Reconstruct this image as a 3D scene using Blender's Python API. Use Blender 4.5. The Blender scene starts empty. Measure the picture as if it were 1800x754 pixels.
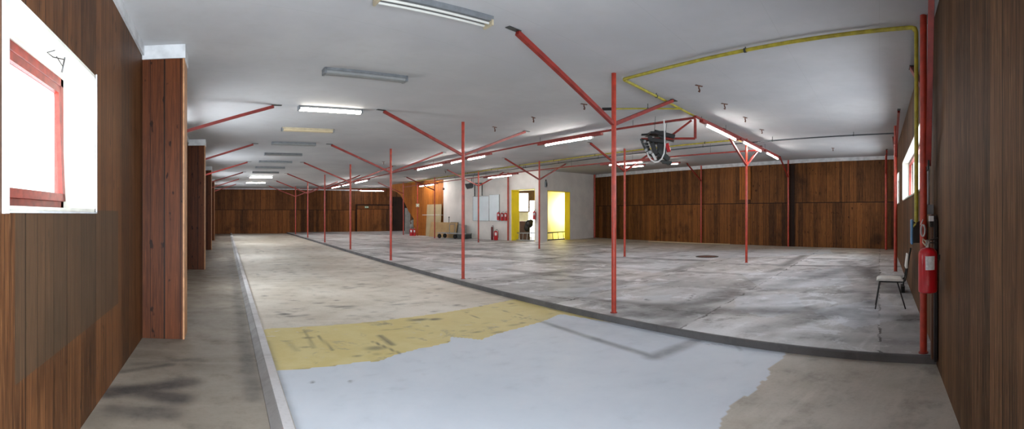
import bpy, bmesh, math, random
import numpy as np
from mathutils import Vector, Matrix
random.seed(4)
C = bpy.context.scene.collection
PI = math.pi
# ------------------------------------------------------------------ survey of the place
F = 850.0; X0 = 397.0; YH = 377.0; EYE = 1.585; STEP = 0.085
def az(x): return (x - X0) / F
def G(x, y, z=0.0):
    """point of the horizontal plane at height z that was measured at (x, y)"""
    d = F * (EYE - z) / (y - YH)
    return (d * math.sin(az(x)), d * math.cos(az(x)))
def D(x, d): return (d * math.sin(az(x)), d * math.cos(az(x)))
def hit(x, P, Q):
    """where the bearing of column x meets the line P-Q (plan)"""
    a = az(x); dx, dy = math.sin(a), math.cos(a)
    ex, ey = Q[0] - P[0], Q[1] - P[1]
    t = (P[0] * dy - P[1] * dx) / (ex * -dy + ey * dx)
    return (P[0] + ex * t, P[1] + ey * t)
def zat(p, y): return EYE + (YH - y) * math.hypot(p[0], p[1]) / F
def ceil_z(lat): return 3.745 + max(0.0, lat - 5.3) * 0.0255
SK = 0.222                       # the cross direction of the building is skewed by this slope
CD = Vector((1, SK, 0)).normalized()      # across the hall
LD = Vector((-SK, 1, 0)).normalized()     # square to it

# ------------------------------------------------------------------ object helpers
class MB:
    def __init__(s): s.bm = bmesh.new()
    def box(s, c, size, rot=None):
        m = Matrix.Translation(Vector(c))
        if rot is not None: m = m @ rot.to_4x4()
        r = bmesh.ops.create_cube(s.bm, size=1.0, matrix=m @ Matrix.Diagonal((*size, 1)))
        return s
    def lohi(s, a, b):
        return s.box([(a[i] + b[i]) / 2 for i in range(3)], [abs(b[i] - a[i]) for i in range(3)])
    def bar(s, p, q, w, h, up=(0, 0, 1)):
        p, q = Vector(p), Vector(q); d = q - p; x = d.normalized(); u = Vector(up)
        if abs(x.dot(u)) > .98: u = Vector((0, 1, 0))
        y = u.cross(x).normalized(); z = x.cross(y)
        R = Matrix((x, y, z)).transposed()
        return s.box((p + q) / 2, (d.length, w, h), R)
    def cyl(s, p, q, r, r2=None, n=16, caps=True):
        p, q = Vector(p), Vector(q); d = q - p
        R = d.to_track_quat('Z', 'Y').to_matrix().to_4x4()
        bmesh.ops.create_cone(s.bm, cap_ends=caps, segments=n, radius1=r, radius2=r if r2 is None else r2,
                              depth=d.length, matrix=Matrix.Translation((p + q) / 2) @ R)
        return s
    def sph(s, c, r, sc=(1, 1, 1), n=12):
        bmesh.ops.create_uvsphere(s.bm, u_segments=n, v_segments=max(6, n // 2), radius=r,
                                  matrix=Matrix.Translation(Vector(c)) @ Matrix.Diagonal((*sc, 1)))
        return s
    def tube(s, pts, r, n=10):
        pts = [Vector(p) for p in pts]; rings = []
        prev = None
        for i, p in enumerate(pts):
            if i == 0: t = pts[1] - p
            elif i == len(pts) - 1: t = p - pts[i - 1]
            else: t = (pts[i + 1] - p).normalized() + (p - pts[i - 1]).normalized()
            t.normalize()
            if prev is None:
                a = Vector((0, 0, 1)) if abs(t.z) < .9 else Vector((1, 0, 0))
            else: a = prev
            u = (a - t * a.dot(t)).normalized(); v = t.cross(u); prev = u
            rings.append([s.bm.verts.new(p + (u * math.cos(k * 2 * PI / n) + v * math.sin(k * 2 * PI / n)) * r) for k in range(n)])
        for a, b in zip(rings, rings[1:]):
            for k in range(n): s.bm.faces.new((a[k], a[(k + 1) % n], b[(k + 1) % n], b[k]))
        s.bm.faces.new(rings[0][::-1]); s.bm.faces.new(rings[-1])
        return s
    def lathe(s, prof, c=(0, 0, 0), n=20):
        """profile of (r, z) revolved round a vertical axis"""
        c = Vector(c); rings = []
        for r, z in prof:
            rings.append([s.bm.verts.new(c + Vector((r * math.cos(k * 2 * PI / n), r * math.sin(k * 2 * PI / n), z))) for k in range(n)])
        for a, b in zip(rings, rings[1:]):
            for k in range(n): s.bm.faces.new((a[k], a[(k + 1) % n], b[(k + 1) % n], b[k]))
        s.bm.faces.new(rings[0][::-1]); s.bm.faces.new(rings[-1])
        return s
    def prism(s, poly, z0, z1, axis='z', off=None):
        """extrude a 2D polygon; axis 'z' = plan polygon, 'y' = (x, z) polygon pushed along y"""
        def V(a, b, h): return (a, b, h) if axis == 'z' else (a, h, b)
        lo = [s.bm.verts.new(V(a, b, z0)) for a, b in poly]; hi = [s.bm.verts.new(V(a, b, z1)) for a, b in poly]
        n = len(poly)
        s.bm.faces.new(lo); s.bm.faces.new(hi)
        for k in range(n): s.bm.faces.new((lo[k], lo[(k + 1) % n], hi[(k + 1) % n], hi[k]))
        return s
    def build(s, name, mat, parent=None, smooth=False, bevel=0, loc=None, rotz=0):
        bmesh.ops.recalc_face_normals(s.bm, faces=s.bm.faces)
        me = bpy.data.meshes.new(name); s.bm.to_mesh(me); s.bm.free()
        o = bpy.data.objects.new(name, me); C.objects.link(o)
        if mat: me.materials.append(mat)
        if parent: o.parent = parent
        if loc: o.location = loc
        o.rotation_euler.z = rotz
        if smooth:
            for p in me.polygons: p.use_smooth = True
            me.set_sharp_from_angle(angle=math.radians(40))
        if bevel:
            b = o.modifiers.new('bevel', 'BEVEL'); b.width = bevel; b.segments = 2; b.limit_method = 'ANGLE'
        return o
    def build_each(s, name, mat, parent=None, **kw):
        """one object for every loose piece"""
        s.bm.verts.ensure_lookup_table(); seen = set(); groups = []
        for v in s.bm.verts:
            if v in seen: continue
            st = [v]; g = []; seen.add(v)
            while st:
                q = st.pop(); g.append(q)
                for e in q.link_edges:
                    w = e.other_vert(q)
                    if w not in seen: seen.add(w); st.append(w)
            groups.append(g)
        for g in groups:
            m = MB(); mp = {v: m.bm.verts.new(v.co) for v in g}
            for f in {f for v in g for f in v.link_faces}: m.bm.faces.new([mp[v] for v in f.verts])
            m.build(name, mat, parent, **kw)
        s.bm.free()
def tag(o, label, cat, group=None, kind=None):
    o['label'] = label; o['category'] = cat
    if group: o['group'] = group
    if kind: o['kind'] = kind
    return o
def empty(name, loc, rotz=0, label=None, cat=None, group=None):
    o = bpy.data.objects.new(name, None); C.objects.link(o); o.location = loc; o.rotation_euler.z = rotz
    o.empty_display_size = .1
    if label: tag(o, label, cat, group)
    return o
def struct(o, label=None):
    o['kind'] = 'structure'
    if label: o['label'] = label
    return o
def copy_tree(o, parent=None):
    c = o.copy(); C.objects.link(c)
    if parent: c.parent = parent
    for ch in list(bpy.data.objects):
        if ch.parent == o: copy_tree(ch, c)
    return c

# ------------------------------------------------------------------ materials
def lin(c):
    return tuple(((v / 255) / 12.92 if v / 255 <= .04045 else ((v / 255 + .055) / 1.055) ** 2.4) for v in c) + (1,)
class NT:
    def __init__(s, name):
        s.m = bpy.data.materials.new(name); s.m.use_nodes = True; s.t = s.m.node_tree; s.n = s.t.nodes; s.l = s.t.links
        s.b = s.n['Principled BSDF']
    def new(s, typ, **kw):
        n = s.n.new(typ)
        for k, v in kw.items(): setattr(n, k, v)
        return n
    def set(s, inp, v):
        if hasattr(v, 'default_value') or isinstance(v, bpy.types.NodeSocket): s.l.new(v, inp)
        else: inp.default_value = v
    def math(s, op, a, b=0.0, c=None, clamp=False):
        n = s.new('ShaderNodeMath', operation=op); n.use_clamp = clamp
        s.set(n.inputs[0], a); s.set(n.inputs[1], b)
        if c is not None: s.set(n.inputs[2], c)
        return n.outputs[0]
    def mix(s, f, a, b, mode='MIX'):
        n = s.new('ShaderNodeMix', data_type='RGBA', blend_type=mode)
        s.set(n.inputs[0], f); s.set(n.inputs[6], a); s.set(n.inputs[7], b)
        return n.outputs[2]
    def noise(s, vec, scale, detail=3, rough=.55, dist=0):
        n = s.new('ShaderNodeTexNoise'); s.set(n.inputs['Vector'], vec)
        n.inputs['Scale'].default_value = scale; n.inputs['Detail'].default_value = detail
        n.inputs['Roughness'].default_value = rough; n.inputs['Distortion'].default_value = dist
        return n.outputs[0]
    def ramp(s, f, a, b):
        n = s.new('ShaderNodeMapRange'); s.set(n.inputs[0], f); n.inputs[1].default_value = a; n.inputs[2].default_value = b
        n.clamp = True; n.interpolation_type = 'SMOOTHSTEP'
        return n.outputs[0]
    def xyz(s, x, y, z):
        n = s.new('ShaderNodeCombineXYZ'); s.set(n.inputs[0], x); s.set(n.inputs[1], y); s.set(n.inputs[2], z)
        return n.outputs[0]
    def obj(s): return s.new('ShaderNodeTexCoord').outputs['Object']
    def bump(s, h, strength=.3, dist=.01):
        n = s.new('ShaderNodeBump'); n.inputs['Strength'].default_value = strength; n.inputs['Distance'].default_value = dist
        s.l.new(h, n.inputs['Height']); s.l.new(n.outputs[0], s.b.inputs['Normal'])
def plain(name, col, rough=.5, metal=0, var=.12, scale=6, spec=.5):
    t = NT(name); v = t.obj(); c = lin(col)
    n = t.noise(v, scale, 4)
    dk = tuple(x * (1 - var * 1.8) for x in c[:3]) + (1,); lt = tuple(min(1, x * (1 + var)) for x in c[:3]) + (1,)
    t.l.new(t.mix(t.ramp(n, .3, .7), dk, lt), t.b.inputs['Base Color'])
    t.b.inputs['Roughness'].default_value = rough; t.b.inputs['Metallic'].default_value = metal
    t.b.inputs['Specular IOR Level'].default_value = spec
    return t.m
def emit(name, col, strength):
    t = NT(name); t.b.inputs['Base Color'].default_value = (.8, .8, .8, 1)
    t.b.inputs['Emission Color'].default_value = (*col, 1); t.b.inputs['Emission Strength'].default_value = strength
    return t.m
def wood(name, dark, mid, light, bw=.14, seam=None, panel=1.15, knots=.5, rough=.5, grey=None, patch=None, gap=.9, off=0.0, stain=.55, streak=.55):
    """vertical boards along local x; per-board tone, grain, knots, gaps"""
    t = NT(name); v = t.obj(); sp = t.new('ShaderNodeSeparateXYZ'); t.l.new(v, sp.inputs[0])
    x, y, z = sp.outputs; xy = t.math('ADD', x, off)
    xy = t.math('ADD', xy, t.math('MULTIPLY', t.math('SINE', t.math('MULTIPLY', x, 1.9 / bw)), bw * .26))   # uneven board widths
    xy = t.math('ADD', xy, t.math('MULTIPLY', t.math('SINE', t.math('MULTIPLY', x, .73 / bw)), bw * .35))
    u = t.math('DIVIDE', xy, bw); idx = t.math('FLOOR', u); fr = t.math('FRACT', u)
    zz = z
    wn = t.new('ShaderNodeTexWhiteNoise', noise_dimensions='2D')
    row = t.math('GREATER_THAN', z, seam) if seam else 0.0
    t.l.new(t.xyz(idx, row if seam else 3.0, 0.0), wn.inputs['Vector'])
    rnd = wn.outputs['Value']
    p2 = t.math('FLOOR', t.math('DIVIDE', xy, panel)); wn2 = t.new('ShaderNodeTexWhiteNoise', noise_dimensions='2D')
    t.l.new(t.xyz(p2, row if seam else 1.0, 0.0), wn2.inputs['Vector']); rnd2 = wn2.outputs['Value']
    gx = t.math('MULTIPLY_ADD', rnd, 37.0, t.math('MULTIPLY', x, 26.0))
    g = t.noise(t.xyz(gx, y, t.math('MULTIPLY', z, 1.1)), 1.0, 5, .6, 1.2)
    gf = t.noise(t.xyz(t.math('MULTIPLY', x, 120.0), y, t.math('MULTIPLY', z, 3.5)), 1.0, 3, .6)
    kn = t.noise(t.xyz(t.math('MULTIPLY_ADD', rnd, 17.0, t.math('MULTIPLY', x, 9.0)), y, t.math('MULTIPLY', z, 4.5)), 1.0, 2, .5)
    k = t.ramp(kn, .655, .70)
    big = t.noise(t.xyz(t.math('MULTIPLY', x, .9), y, t.math('MULTIPLY', z, .7)), 1.0, 4, .6)
    f = t.math('ADD', t.math('MULTIPLY', t.ramp(g, .3, .7), .5), t.math('MULTIPLY', rnd, .55))
    f = t.math('ADD', f, t.math('MULTIPLY', t.math('SUBTRACT', rnd2, .5), .5), clamp=True)
    c = t.mix(f, lin(dark), lin(mid))
    c = t.mix(t.math('MULTIPLY', t.ramp(gf, .5, .78), .6), c, lin(light))
    gd = t.noise(t.xyz(t.math('MULTIPLY_ADD', rnd, 11.0, t.math('MULTIPLY', x, 55.0)), y, t.math('MULTIPLY', z, .9)), 1.0, 4, .65)
    c = t.mix(t.math('MULTIPLY', t.ramp(gd, .52, .68), streak), c, tuple(q * .4 for q in lin(dark)[:3]) + (1,))
    c = t.mix(t.math('MULTIPLY', k, knots), c, tuple(q * .25 for q in lin(dark)[:3]) + (1,))
    c = t.mix(t.math('MULTIPLY', t.ramp(big, .52, .75), stain), c, tuple(q * .45 for q in lin(dark)[:3]) + (1,))
    if patch:                      # overlaid sheet of greyer boards: (z0, z1, x0, x1, colour)
        z0, z1, x0, x1, pc = patch
        inz = t.math('MULTIPLY', t.math('GREATER_THAN', z, z0), t.math('LESS_THAN', z, z1))
        inx = t.math('MULTIPLY', t.math('GREATER_THAN', x, x0), t.math('LESS_THAN', x, x1))
        m = t.math('MULTIPLY', inz, inx)
        c = t.mix(t.math('MULTIPLY', m, .7), c, t.mix(g, tuple(q * .6 for q in lin(pc)[:3]) + (1,), lin(pc)))
    e = t.math('MINIMUM', fr, t.math('SUBTRACT', 1.0, fr))
    gm = t.math('LESS_THAN', e, .0055 / bw)
    gmask = gm
    if seam:
        gmask = t.math('MAXIMUM', gm, t.math('LESS_THAN', t.math('ABSOLUTE', t.math('SUBTRACT', z, seam)), .022))
    c = t.mix(t.math('MULTIPLY', gmask, gap), c, (.008, .005, .003, 1))
    t.l.new(c, t.b.inputs['Base Color'])
    t.b.inputs['Roughness'].default_value = rough; t.b.inputs['Specular IOR Level'].default_value = .12
    h = t.math('SUBTRACT', t.math('MULTIPLY', gf, .25), gmask)
    t.bump(h, .5, .006)
    return t.m

M = {}
M['wood_left'] = wood('left_wall_boards', (44, 26, 15), (104, 66, 38), (142, 100, 64), .21, knots=.5, off=.03, patch=(.70, 1.62, 3.1, 5.53, (74, 60, 46)), stain=.55, gap=.75)
M['wood_pillar'] = wood('pillar_boards', (54, 27, 13), (98, 52, 26), (114, 64, 36), .17, knots=.85, panel=9, stain=.3, streak=.35)
M['wood_end'] = wood('end_wall_boards', (54, 29, 13), (128, 78, 38), (152, 102, 56), .17, seam=1.97, knots=.6, streak=.6, gap=.8)
M['wood_far'] = wood('far_wall_boards', (54, 30, 13), (126, 78, 36), (150, 102, 54), .17, seam=2.13, knots=.7, streak=.6, gap=.8, stain=.7)
M['wood_right'] = wood('right_wall_boards', (50, 33, 20), (116, 82, 54), (166, 130, 94), .23, knots=.3, panel=.9, rough=.6, stain=.65, streak=.8, gap=.75)
M['wood_partition'] = wood('partition_boards', (120, 66, 24), (184, 112, 48), (200, 136, 70), .32, knots=.5, panel=1.4, stain=.4)
M['wood_dark'] = wood('dark_boards', (26, 14, 8), (50, 28, 15), (64, 38, 20), .16, knots=.3)
M['red'] = plain('red_oxide_paint', (170, 54, 34), .36, 0, .15, 9)
M['red_dark'] = plain('deep_red_paint', (138, 38, 28), .42, 0, .15, 8)
M['white'] = plain('white_paint', (214, 214, 212), .6, 0, .06, 3)
M['white_trim'] = plain('white_trim_paint', (196, 198, 200), .55, 0, .1, 5)
M['plaster'] = plain('office_plaster', (224, 220, 214), .8, 0, .05, 1.2)
M['yellow_wall'] = plain('yellow_wall_paint', (226, 205, 42), .6, 0, .05, 1.5)
M['yellow_pipe'] = plain('yellow_pipe_paint', (164, 152, 44), .4, 0, .15, 10)
M['grey_pipe'] = plain('grey_steel_pipe', (84, 88, 92), .35, .6, .1, 10)
M['steel'] = plain('steel', (150, 152, 152), .35, .7, .1, 10)
M['galv'] = plain('light_fixture_metal', (120, 124, 128), .45, .3, .1, 8)
M['beige_plastic'] = plain('yellowed_plastic', (176, 164, 138), .5, 0, .08, 8)
M['black'] = plain('black_paint', (22, 22, 23), .4, 0, .2, 8)
M['dark_grey'] = plain('dark_grey_metal', (58, 62, 60), .5, .3, .2, 8)
M['chair_seat'] = plain('cream_vinyl', (228, 227, 220), .45, 0, .05, 6)
M['ext_red'] = plain('extinguisher_red', (176, 18, 30), .28, 0, .08, 5)
M['ext_dark'] = plain('dark_extinguisher_red', (96, 24, 26), .35, 0, .1, 5)
M['label'] = plain('paper_label', (202, 204, 206), .6, 0, .1, 40)
M['blue'] = plain('blue_enamel', (92, 140, 182), .45, 0, .12, 8)
M['board'] = plain('hardboard', (172, 142, 98), .75, 0, .08, 2)
M['board2'] = plain('pale_hardboard', (176, 158, 122), .75, 0, .06, 2)
M['whiteboard'] = plain('whiteboard_enamel', (226, 236, 240), .25, 0, .03, 2)
M['rust'] = plain('rusty_iron', (104, 66, 52), .8, .2, .3, 14)
M['green'] = plain('green_sign', (96, 140, 108), .5, 0, .1, 10)
M['rubber'] = plain('black_rubber', (16, 16, 16), .8, 0, .1, 8)
M['brown'] = plain('brown_laminate', (92, 62, 44), .5, 0, .15, 5)
M['cardboard'] = plain('grey_panel', (150, 150, 146), .7, 0, .1, 3)
M['sash_red'] = plain('window_red_paint', (150, 52, 38), .4, 0, .2, 12)
M['reveal'] = plain('window_reveal_paint', (224, 222, 210), .6, 0, .08, 4)
M['tube_lit'] = emit('lit_tube', (1, .975, .93), 72)
M['tube_warm'] = emit('warm_lit_diffuser', (1, .93, .8), 26)
M['tube_off'] = plain('unlit_tube', (196, 196, 190), .3, 0, .03, 5)
def glass():
    t = NT('window_glass'); n = t.n; tr = t.new('ShaderNodeBsdfTransparent'); gl = t.new('ShaderNodeBsdfGlossy'); gl.inputs['Roughness'].default_value = .02
    mx = t.new('ShaderNodeMixShader'); mx.inputs[0].default_value = .05; t.l.new(tr.outputs[0], mx.inputs[1]); t.l.new(gl.outputs[0], mx.inputs[2])
    t.l.new(mx.outputs[0], t.n['Material Output'].inputs['Surface'])
    return t.m
M['glass'] = glass()
def ceiling_mat():
    t = NT('ceiling_paint'); v = t.obj()
    a = t.noise(v, .35, 5, .6); b = t.noise(v, 5, 4, .6)
    c = t.mix(t.ramp(a, .35, .7), lin((172, 172, 175)), lin((188, 188, 189)))
    c = t.mix(t.math('MULTIPLY', t.ramp(b, .45, .75), .25), c, lin((172, 170, 167)))
    sp = t.new('ShaderNodeSeparateXYZ'); t.l.new(v, sp.inputs[0])
    s = t.math('FRACT', t.math('DIVIDE', t.math('SUBTRACT', sp.outputs[1], t.math('MULTIPLY', sp.outputs[0], SK)), 1.22))
    c = t.mix(t.math('MULTIPLY', t.math('LESS_THAN', s, .008), .12), c, lin((120, 118, 116)))
    t.l.new(c, t.b.inputs['Base Color']); t.b.inputs['Roughness'].default_value = .85
    t.bump(b, .1, .01); return t.m
M['ceiling'] = ceiling_mat()
def concrete(name, c0, c1, paint=False, slabs=False, rough=(.4, .65), crack=True):
    t = NT(name); v = t.obj()
    a = t.noise(v, .45, 6, .62, .4); b = t.noise(v, 2.6, 6, .65); f = t.noise(v, 30, 3, .6)
    st = t.new('ShaderNodeMapping'); t.l.new(v, st.inputs[0]); st.inputs['Rotation'].default_value = (0, 0, math.atan(SK)); st.inputs['Scale'].default_value = (.35, 2.2, 1)
    s = t.noise(st.outputs[0], 1.6, 5, .6, .3)
    c = t.mix(t.ramp(a, .3, .7), lin(c0), lin(c1))
    c = t.mix(t.math('MULTIPLY', t.ramp(b, .5, .75), .55), c, tuple(q * .5 for q in lin(c0)[:3]) + (1,))
    c = t.mix(t.math('MULTIPLY', t.ramp(s, .5, .72), .35), c, tuple(min(1, q * 1.3) for q in lin(c1)[:3]) + (1,))
    c = t.mix(t.math('MULTIPLY', t.ramp(f, .45, .8), .2), c, tuple(q * .5 for q in lin(c0)[:3]) + (1,))
    if slabs:
        sp = t.new('ShaderNodeSeparateXYZ'); t.l.new(v, sp.inputs[0]); x, y, z = sp.outputs
        u = t.math('ADD', x, t.math('MULTIPLY', y, SK)); w = t.math('SUBTRACT', y, t.math('MULTIPLY', x, SK))
        wob = t.math('MULTIPLY', t.math('SUBTRACT', b, .5), .12)
        fu = t.math('FRACT', t.math('ADD', t.math('DIVIDE', u, 2.35), wob)); fw = t.math('FRACT', t.math('ADD', t.math('DIVIDE', w, 2.6), wob))
        ln = t.math('MAXIMUM', t.math('LESS_THAN', fu, .013), t.math('LESS_THAN', fw, .013))
        band = t.math('MAXIMUM', t.math('SUBTRACT', 1.0, t.ramp(t.math('ABSOLUTE', t.math('SUBTRACT', fu, .1)), .0, .16)),
                      t.math('SUBTRACT', 1.0, t.ramp(t.math('ABSOLUTE', t.math('SUBTRACT', fw, .1)), .0, .14)))
        wn = t.new('ShaderNodeTexWhiteNoise', noise_dimensions='2D')
        t.l.new(t.xyz(t.math('FLOOR', t.math('DIVIDE', u, 2.35)), t.math('FLOOR', t.math('DIVIDE', w, 2.6)), 0.0), wn.inputs['Vector'])
        c = t.mix(t.math('MULTIPLY', wn.outputs['Value'], .5), c, lin((122, 120, 122)))
        c = t.mix(t.math('MULTIPLY', t.math('MULTIPLY', band, t.ramp(a, .38, .58)), .7), c, lin((72, 68, 66)))
        pt = t.ramp(t.noise(v, 1.1, 7, .72, .8), .55, .63); c = t.mix(t.math('MULTIPLY', pt, .6), c, lin((222, 224, 228)))
        pd = t.ramp(t.noise(v, .8, 7, .7, .6), .56, .68); c = t.mix(t.math('MULTIPLY', pd, .7), c, lin((96, 90, 84)))
        bg = t.math('MULTIPLY', t.ramp(t.math('ADD', x, t.math('MULTIPLY', a, 6.0)), 18, 23), .65)
        c = t.mix(bg, c, t.mix(b, lin((120, 98, 74)), lin((206, 190, 160))))
        c = t.mix(t.math('MULTIPLY', ln, t.ramp(b, .4, .6)), c, lin((70, 66, 62)))
    if paint:
        at = t.new('ShaderNodeAttribute', attribute_name='marks'); sc = t.new('ShaderNodeSeparateColor'); t.l.new(at.outputs['Color'], sc.inputs[0])
        R, Gn, B = sc.outputs
        worn = t.ramp(t.noise(v, 4.2, 6, .7, .5), .60, .68)
        yel = t.mix(t.ramp(b, .3, .7), lin((196, 178, 108)), lin((208, 194, 138)))
        ym = t.math('MULTIPLY', t.ramp(Gn, .4, .6), t.math('SUBTRACT', 1.0, t.math('MULTIPLY', worn, .55)))
        c = t.mix(ym, c, yel)
        c = t.mix(t.math('MULTIPLY', t.math('MULTIPLY', t.ramp(Gn, .4, .6), t.ramp(t.noise(v, 2.2, 6, .7, .6), .57, .66)), .45), c, lin((120, 116, 108)))
        wht = t.mix(t.ramp(a, .3, .7), lin((188, 196, 206)), lin((200, 207, 216)))
        wht = t.mix(t.math('MULTIPLY', t.ramp(b, .55, .8), .25), wht, lin((160, 164, 170)))
        c = t.mix(t.math('MULTIPLY', t.ramp(R, .4, .6), .94), c, wht)
        dk = t.math('MULTIPLY', B, t.math('ADD', .45, t.math('MULTIPLY', b, .9)), clamp=True)
        c = t.mix(dk, c, lin((52, 50, 50)))
    t.l.new(c, t.b.inputs['Base Color'])
    rr = t.new('ShaderNodeMapRange'); t.l.new(b, rr.inputs[0]); rr.inputs[1].default_value = .3; rr.inputs[2].default_value = .7
    rr.inputs[3].default_value = rough[0]; rr.inputs[4].default_value = rough[1]; t.l.new(rr.outputs[0], t.b.inputs['Roughness'])
    t.bump(t.math('ADD', t.math('MULTIPLY', f, .3), b), .12, .01)
    return t.m
M['lane'] = concrete('lane_concrete', (184, 174, 158), (212, 206, 195), paint=True)
M['slab'] = concrete('slab_concrete', (168, 166, 163), (216, 217, 219), paint=True, slabs=True, rough=(.42, .68))
M['walk'] = concrete('walkway_concrete', (112, 103, 91), (148, 139, 126), paint=True, rough=(.35, .6))
M['kerb'] = concrete('kerb_concrete', (118, 114, 110), (150, 148, 146))
M['kerb_top'] = concrete('worn_kerb_top', (170, 166, 164), (205, 204, 206))

# ------------------------------------------------------------------ the floor
XL, XR0, XR1 = .33, .41, .50            # left kerb: face foot, top edges
LANE_R = 5.10
CORNER = (20.6, 3.95); FAR2 = (21.75, 23.0)
def in_poly(P, poly):
    x, y = P[:, 0], P[:, 1]; r = np.zeros(len(P), bool); n = len(poly)
    for i in range(n):
        x1, y1 = poly[i]; x2, y2 = poly[(i + 1) % n]
        c = ((y1 > y) != (y2 > y)) & (x < (x2 - x1) * (y - y1) / (y2 - y1 + 1e-12) + x1); r ^= c
    return r
def seg_dist(P, a, b):
    a = np.array(a); b = np.array(b); d = b - a; t = np.clip(((P - a) @ d) / (d @ d), 0, 1)
    q = a + t[:, None] * d; return np.hypot(*(P - q).T)
def grid_floor(name, x0, x1, ys, res, z, mat, marks, clip=None):
    """a floor slab whose top is a fine grid; 'marks' holds what is painted or spilt on it"""
    xs = np.arange(x0, x1 + 1e-6, (x1 - x0) / max(1, round((x1 - x0) / res)))
    X, Y = np.meshgrid(xs, ys); P = np.stack([X.ravel(), Y.ravel()], 1); n, m = len(ys), len(xs)
    V = [(p[0], p[1], z) for p in P]
    Fc = [(j * m + i, j * m + i + 1, (j + 1) * m + i + 1, (j + 1) * m + i) for j in range(n - 1) for i in range(m - 1)]
    b = len(V)                                            # thickness
    cr = [(x0, ys[0]), (x1, ys[0]), (x1, ys[-1]), (x0, ys[-1])]
    V += [(c[0], c[1], z) for c in cr] + [(c[0], c[1], z - .2 - STEP) for c in cr]
    Fc += [(b + 7, b + 6, b + 5, b + 4)] + [(b + k, b + 4 + k, b + 4 + (k + 1) % 4, b + (k + 1) % 4) for k in range(4)]
    me = bpy.data.meshes.new(name); me.from_pydata(V, [], Fc); me.update()
    col = np.zeros((len(V), 4), np.float32); col[:, 3] = 1
    if marks: col[:len(P), :3] = marks(P)
    a = me.color_attributes.new('marks', 'FLOAT_COLOR', 'POINT'); a.data.foreach_set('color', col.ravel())
    me.materials.append(mat)
    o = bpy.data.objects.new(name, me); C.objects.link(o); return struct(o)
def jag(pts, amp, n=5):
    r = random.Random(7); out = []
    for a, b in zip(pts, pts[1:]):
        for k in range(n):
            t = k / n; out.append((a[0] + (b[0] - a[0]) * t + r.uniform(-amp, amp), a[1] + (b[1] - a[1]) * t + r.uniform(-amp, amp)))
    return out + [pts[-1]]
edge_px = [(487, 651), (560, 646), (601, 641), (640, 635), (664, 636), (700, 622), (735, 613), (760, 609), (789, 602), (793, 592), (845, 597),
           (870, 588), (900, 580), (950, 566), (985, 552), (1010, 556)]
edge = jag([G(*p) for p in edge_px], .012, 3)
right_px = [(1385, 612), (1376, 630), (1352, 648), (1346, 666), (1322, 690), (1290, 706), (1262, 754), (1240, 800)]
right = jag([G(*p) for p in right_px], .02, 4)
white_poly = edge + [(LANE_R + .2, 3.3)] + [(LANE_R + .2, 1.3)] + right + [(1.0, -.2), (.52, .1), (.52, 2.5)]
top_px = [(463, 579), (480, 577), (560, 573), (640, 567), (700, 560), (790, 548), (850, 537), (890, 529), (925, 522)]
yellow_poly = [G(*p) for p in top_px] + [(LANE_R + .3, 5.2), (LANE_R + .3, 3.2)] + edge[::-1]
rr = random.Random(11)
def lane_marks(P):
    m = np.zeros((len(P), 3), np.float32)
    m[in_poly(P, white_poly), 0] = 1
    yp = in_poly(P, yellow_poly); m[yp, 1] = 1
    r = random.Random(5)
    for a, b, w, s in [((655, 600), (705, 622), .02, .8), ((668, 590), (690, 606), .05, .7), ((560, 590), (585, 616), .02, .7), ((535, 580), (552, 612), .025, .5),
                       ((505, 600), (522, 616), .05, .25), ((900, 556), (945, 562), .014, .6), ((820, 552), (846, 560), .014, .7), ((880, 545), (920, 555), .012, .6),
                       ((955, 566), (1150, 627), .07, .6), ((1040, 592), (1152, 627), .022, .6), ((1150, 627), (1225, 598), .13, .6), ((1150, 627), (1170, 618), .05, .6),
                       ((960, 562), (1200, 600), .35, .12), ((1240, 605), (1300, 606), .02, .4), ((1290, 604), (1303, 616), .02, .4),
                       ((470, 600), (520, 754), .05, .3), ((482, 652), (516, 754), .035, .35)]:
        d = seg_dist(P, G(*a), G(*b)); m[:, 2] = np.maximum(m[:, 2], s * np.clip(1.3 - d / w, 0, 1))
    for (x, y, w, h, s) in [(605, 539, .2, .05, .8), (592, 528, .05, .04, .8), (616, 506, .12, .03, .8), (633, 503, .1, .03, .7), (500, 552, .1, .05, .8), (512, 556, .1, .03, .7),
                            (465, 520, .06, .05, .8), (700, 562, .0, .0, 0), (735, 562, .16, .05, .8), (765, 561, .1, .05, .8), (660, 612, .12, .06, .6), (700, 535, .16, .03, .6),
                            (640, 500, .22, .03, .5), (560, 533, .1, .03, .7), (520, 543, .07, .02, .7), (585, 453, 1.5, .12, .2), (548, 672, .02, .02, .8), (617, 670, .02, .02, .7)]:
        if not s: continue
        q = G(x, y); d = np.hypot((P[:, 0] - q[0]) / (w + 1e-9), (P[:, 1] - q[1]) / (h * 1.4 + 1e-9)); m[:, 2] = np.maximum(m[:, 2], s * np.clip(1.5 - d, 0, 1))
    for k in range(240):                                   # scuffs and chips across the lane
        y = 4.0 + 20 * r.random() ** 1.5; x = r.uniform(.8, 4.9); w = r.uniform(.02, .09) * (1 + y * .05); h = r.uniform(.01, .03) * (1 + y * .1)
        d = np.hypot((P[:, 0] - x) / w, (P[:, 1] - y) / h); m[:, 2] = np.maximum(m[:, 2], r.uniform(.3, .8) * np.clip(1.4 - d, 0, 1) * (1 - m[:, 0] * .85))
    bare = (m[:, 0] < .5) & (m[:, 1] < .5) & (P[:, 1] < 3.6); m[bare, 2] = np.maximum(m[bare, 2], .33)      # greyer bare concrete at the near end
    return m
ys = np.concatenate([np.arange(-1.6, 9, .035), np.arange(9, 18, .09), np.arange(18, 42.01, .3)])
grid_floor('floor', XR1, LANE_R, ys, .035, 0.0, M['lane'], lane_marks)
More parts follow.
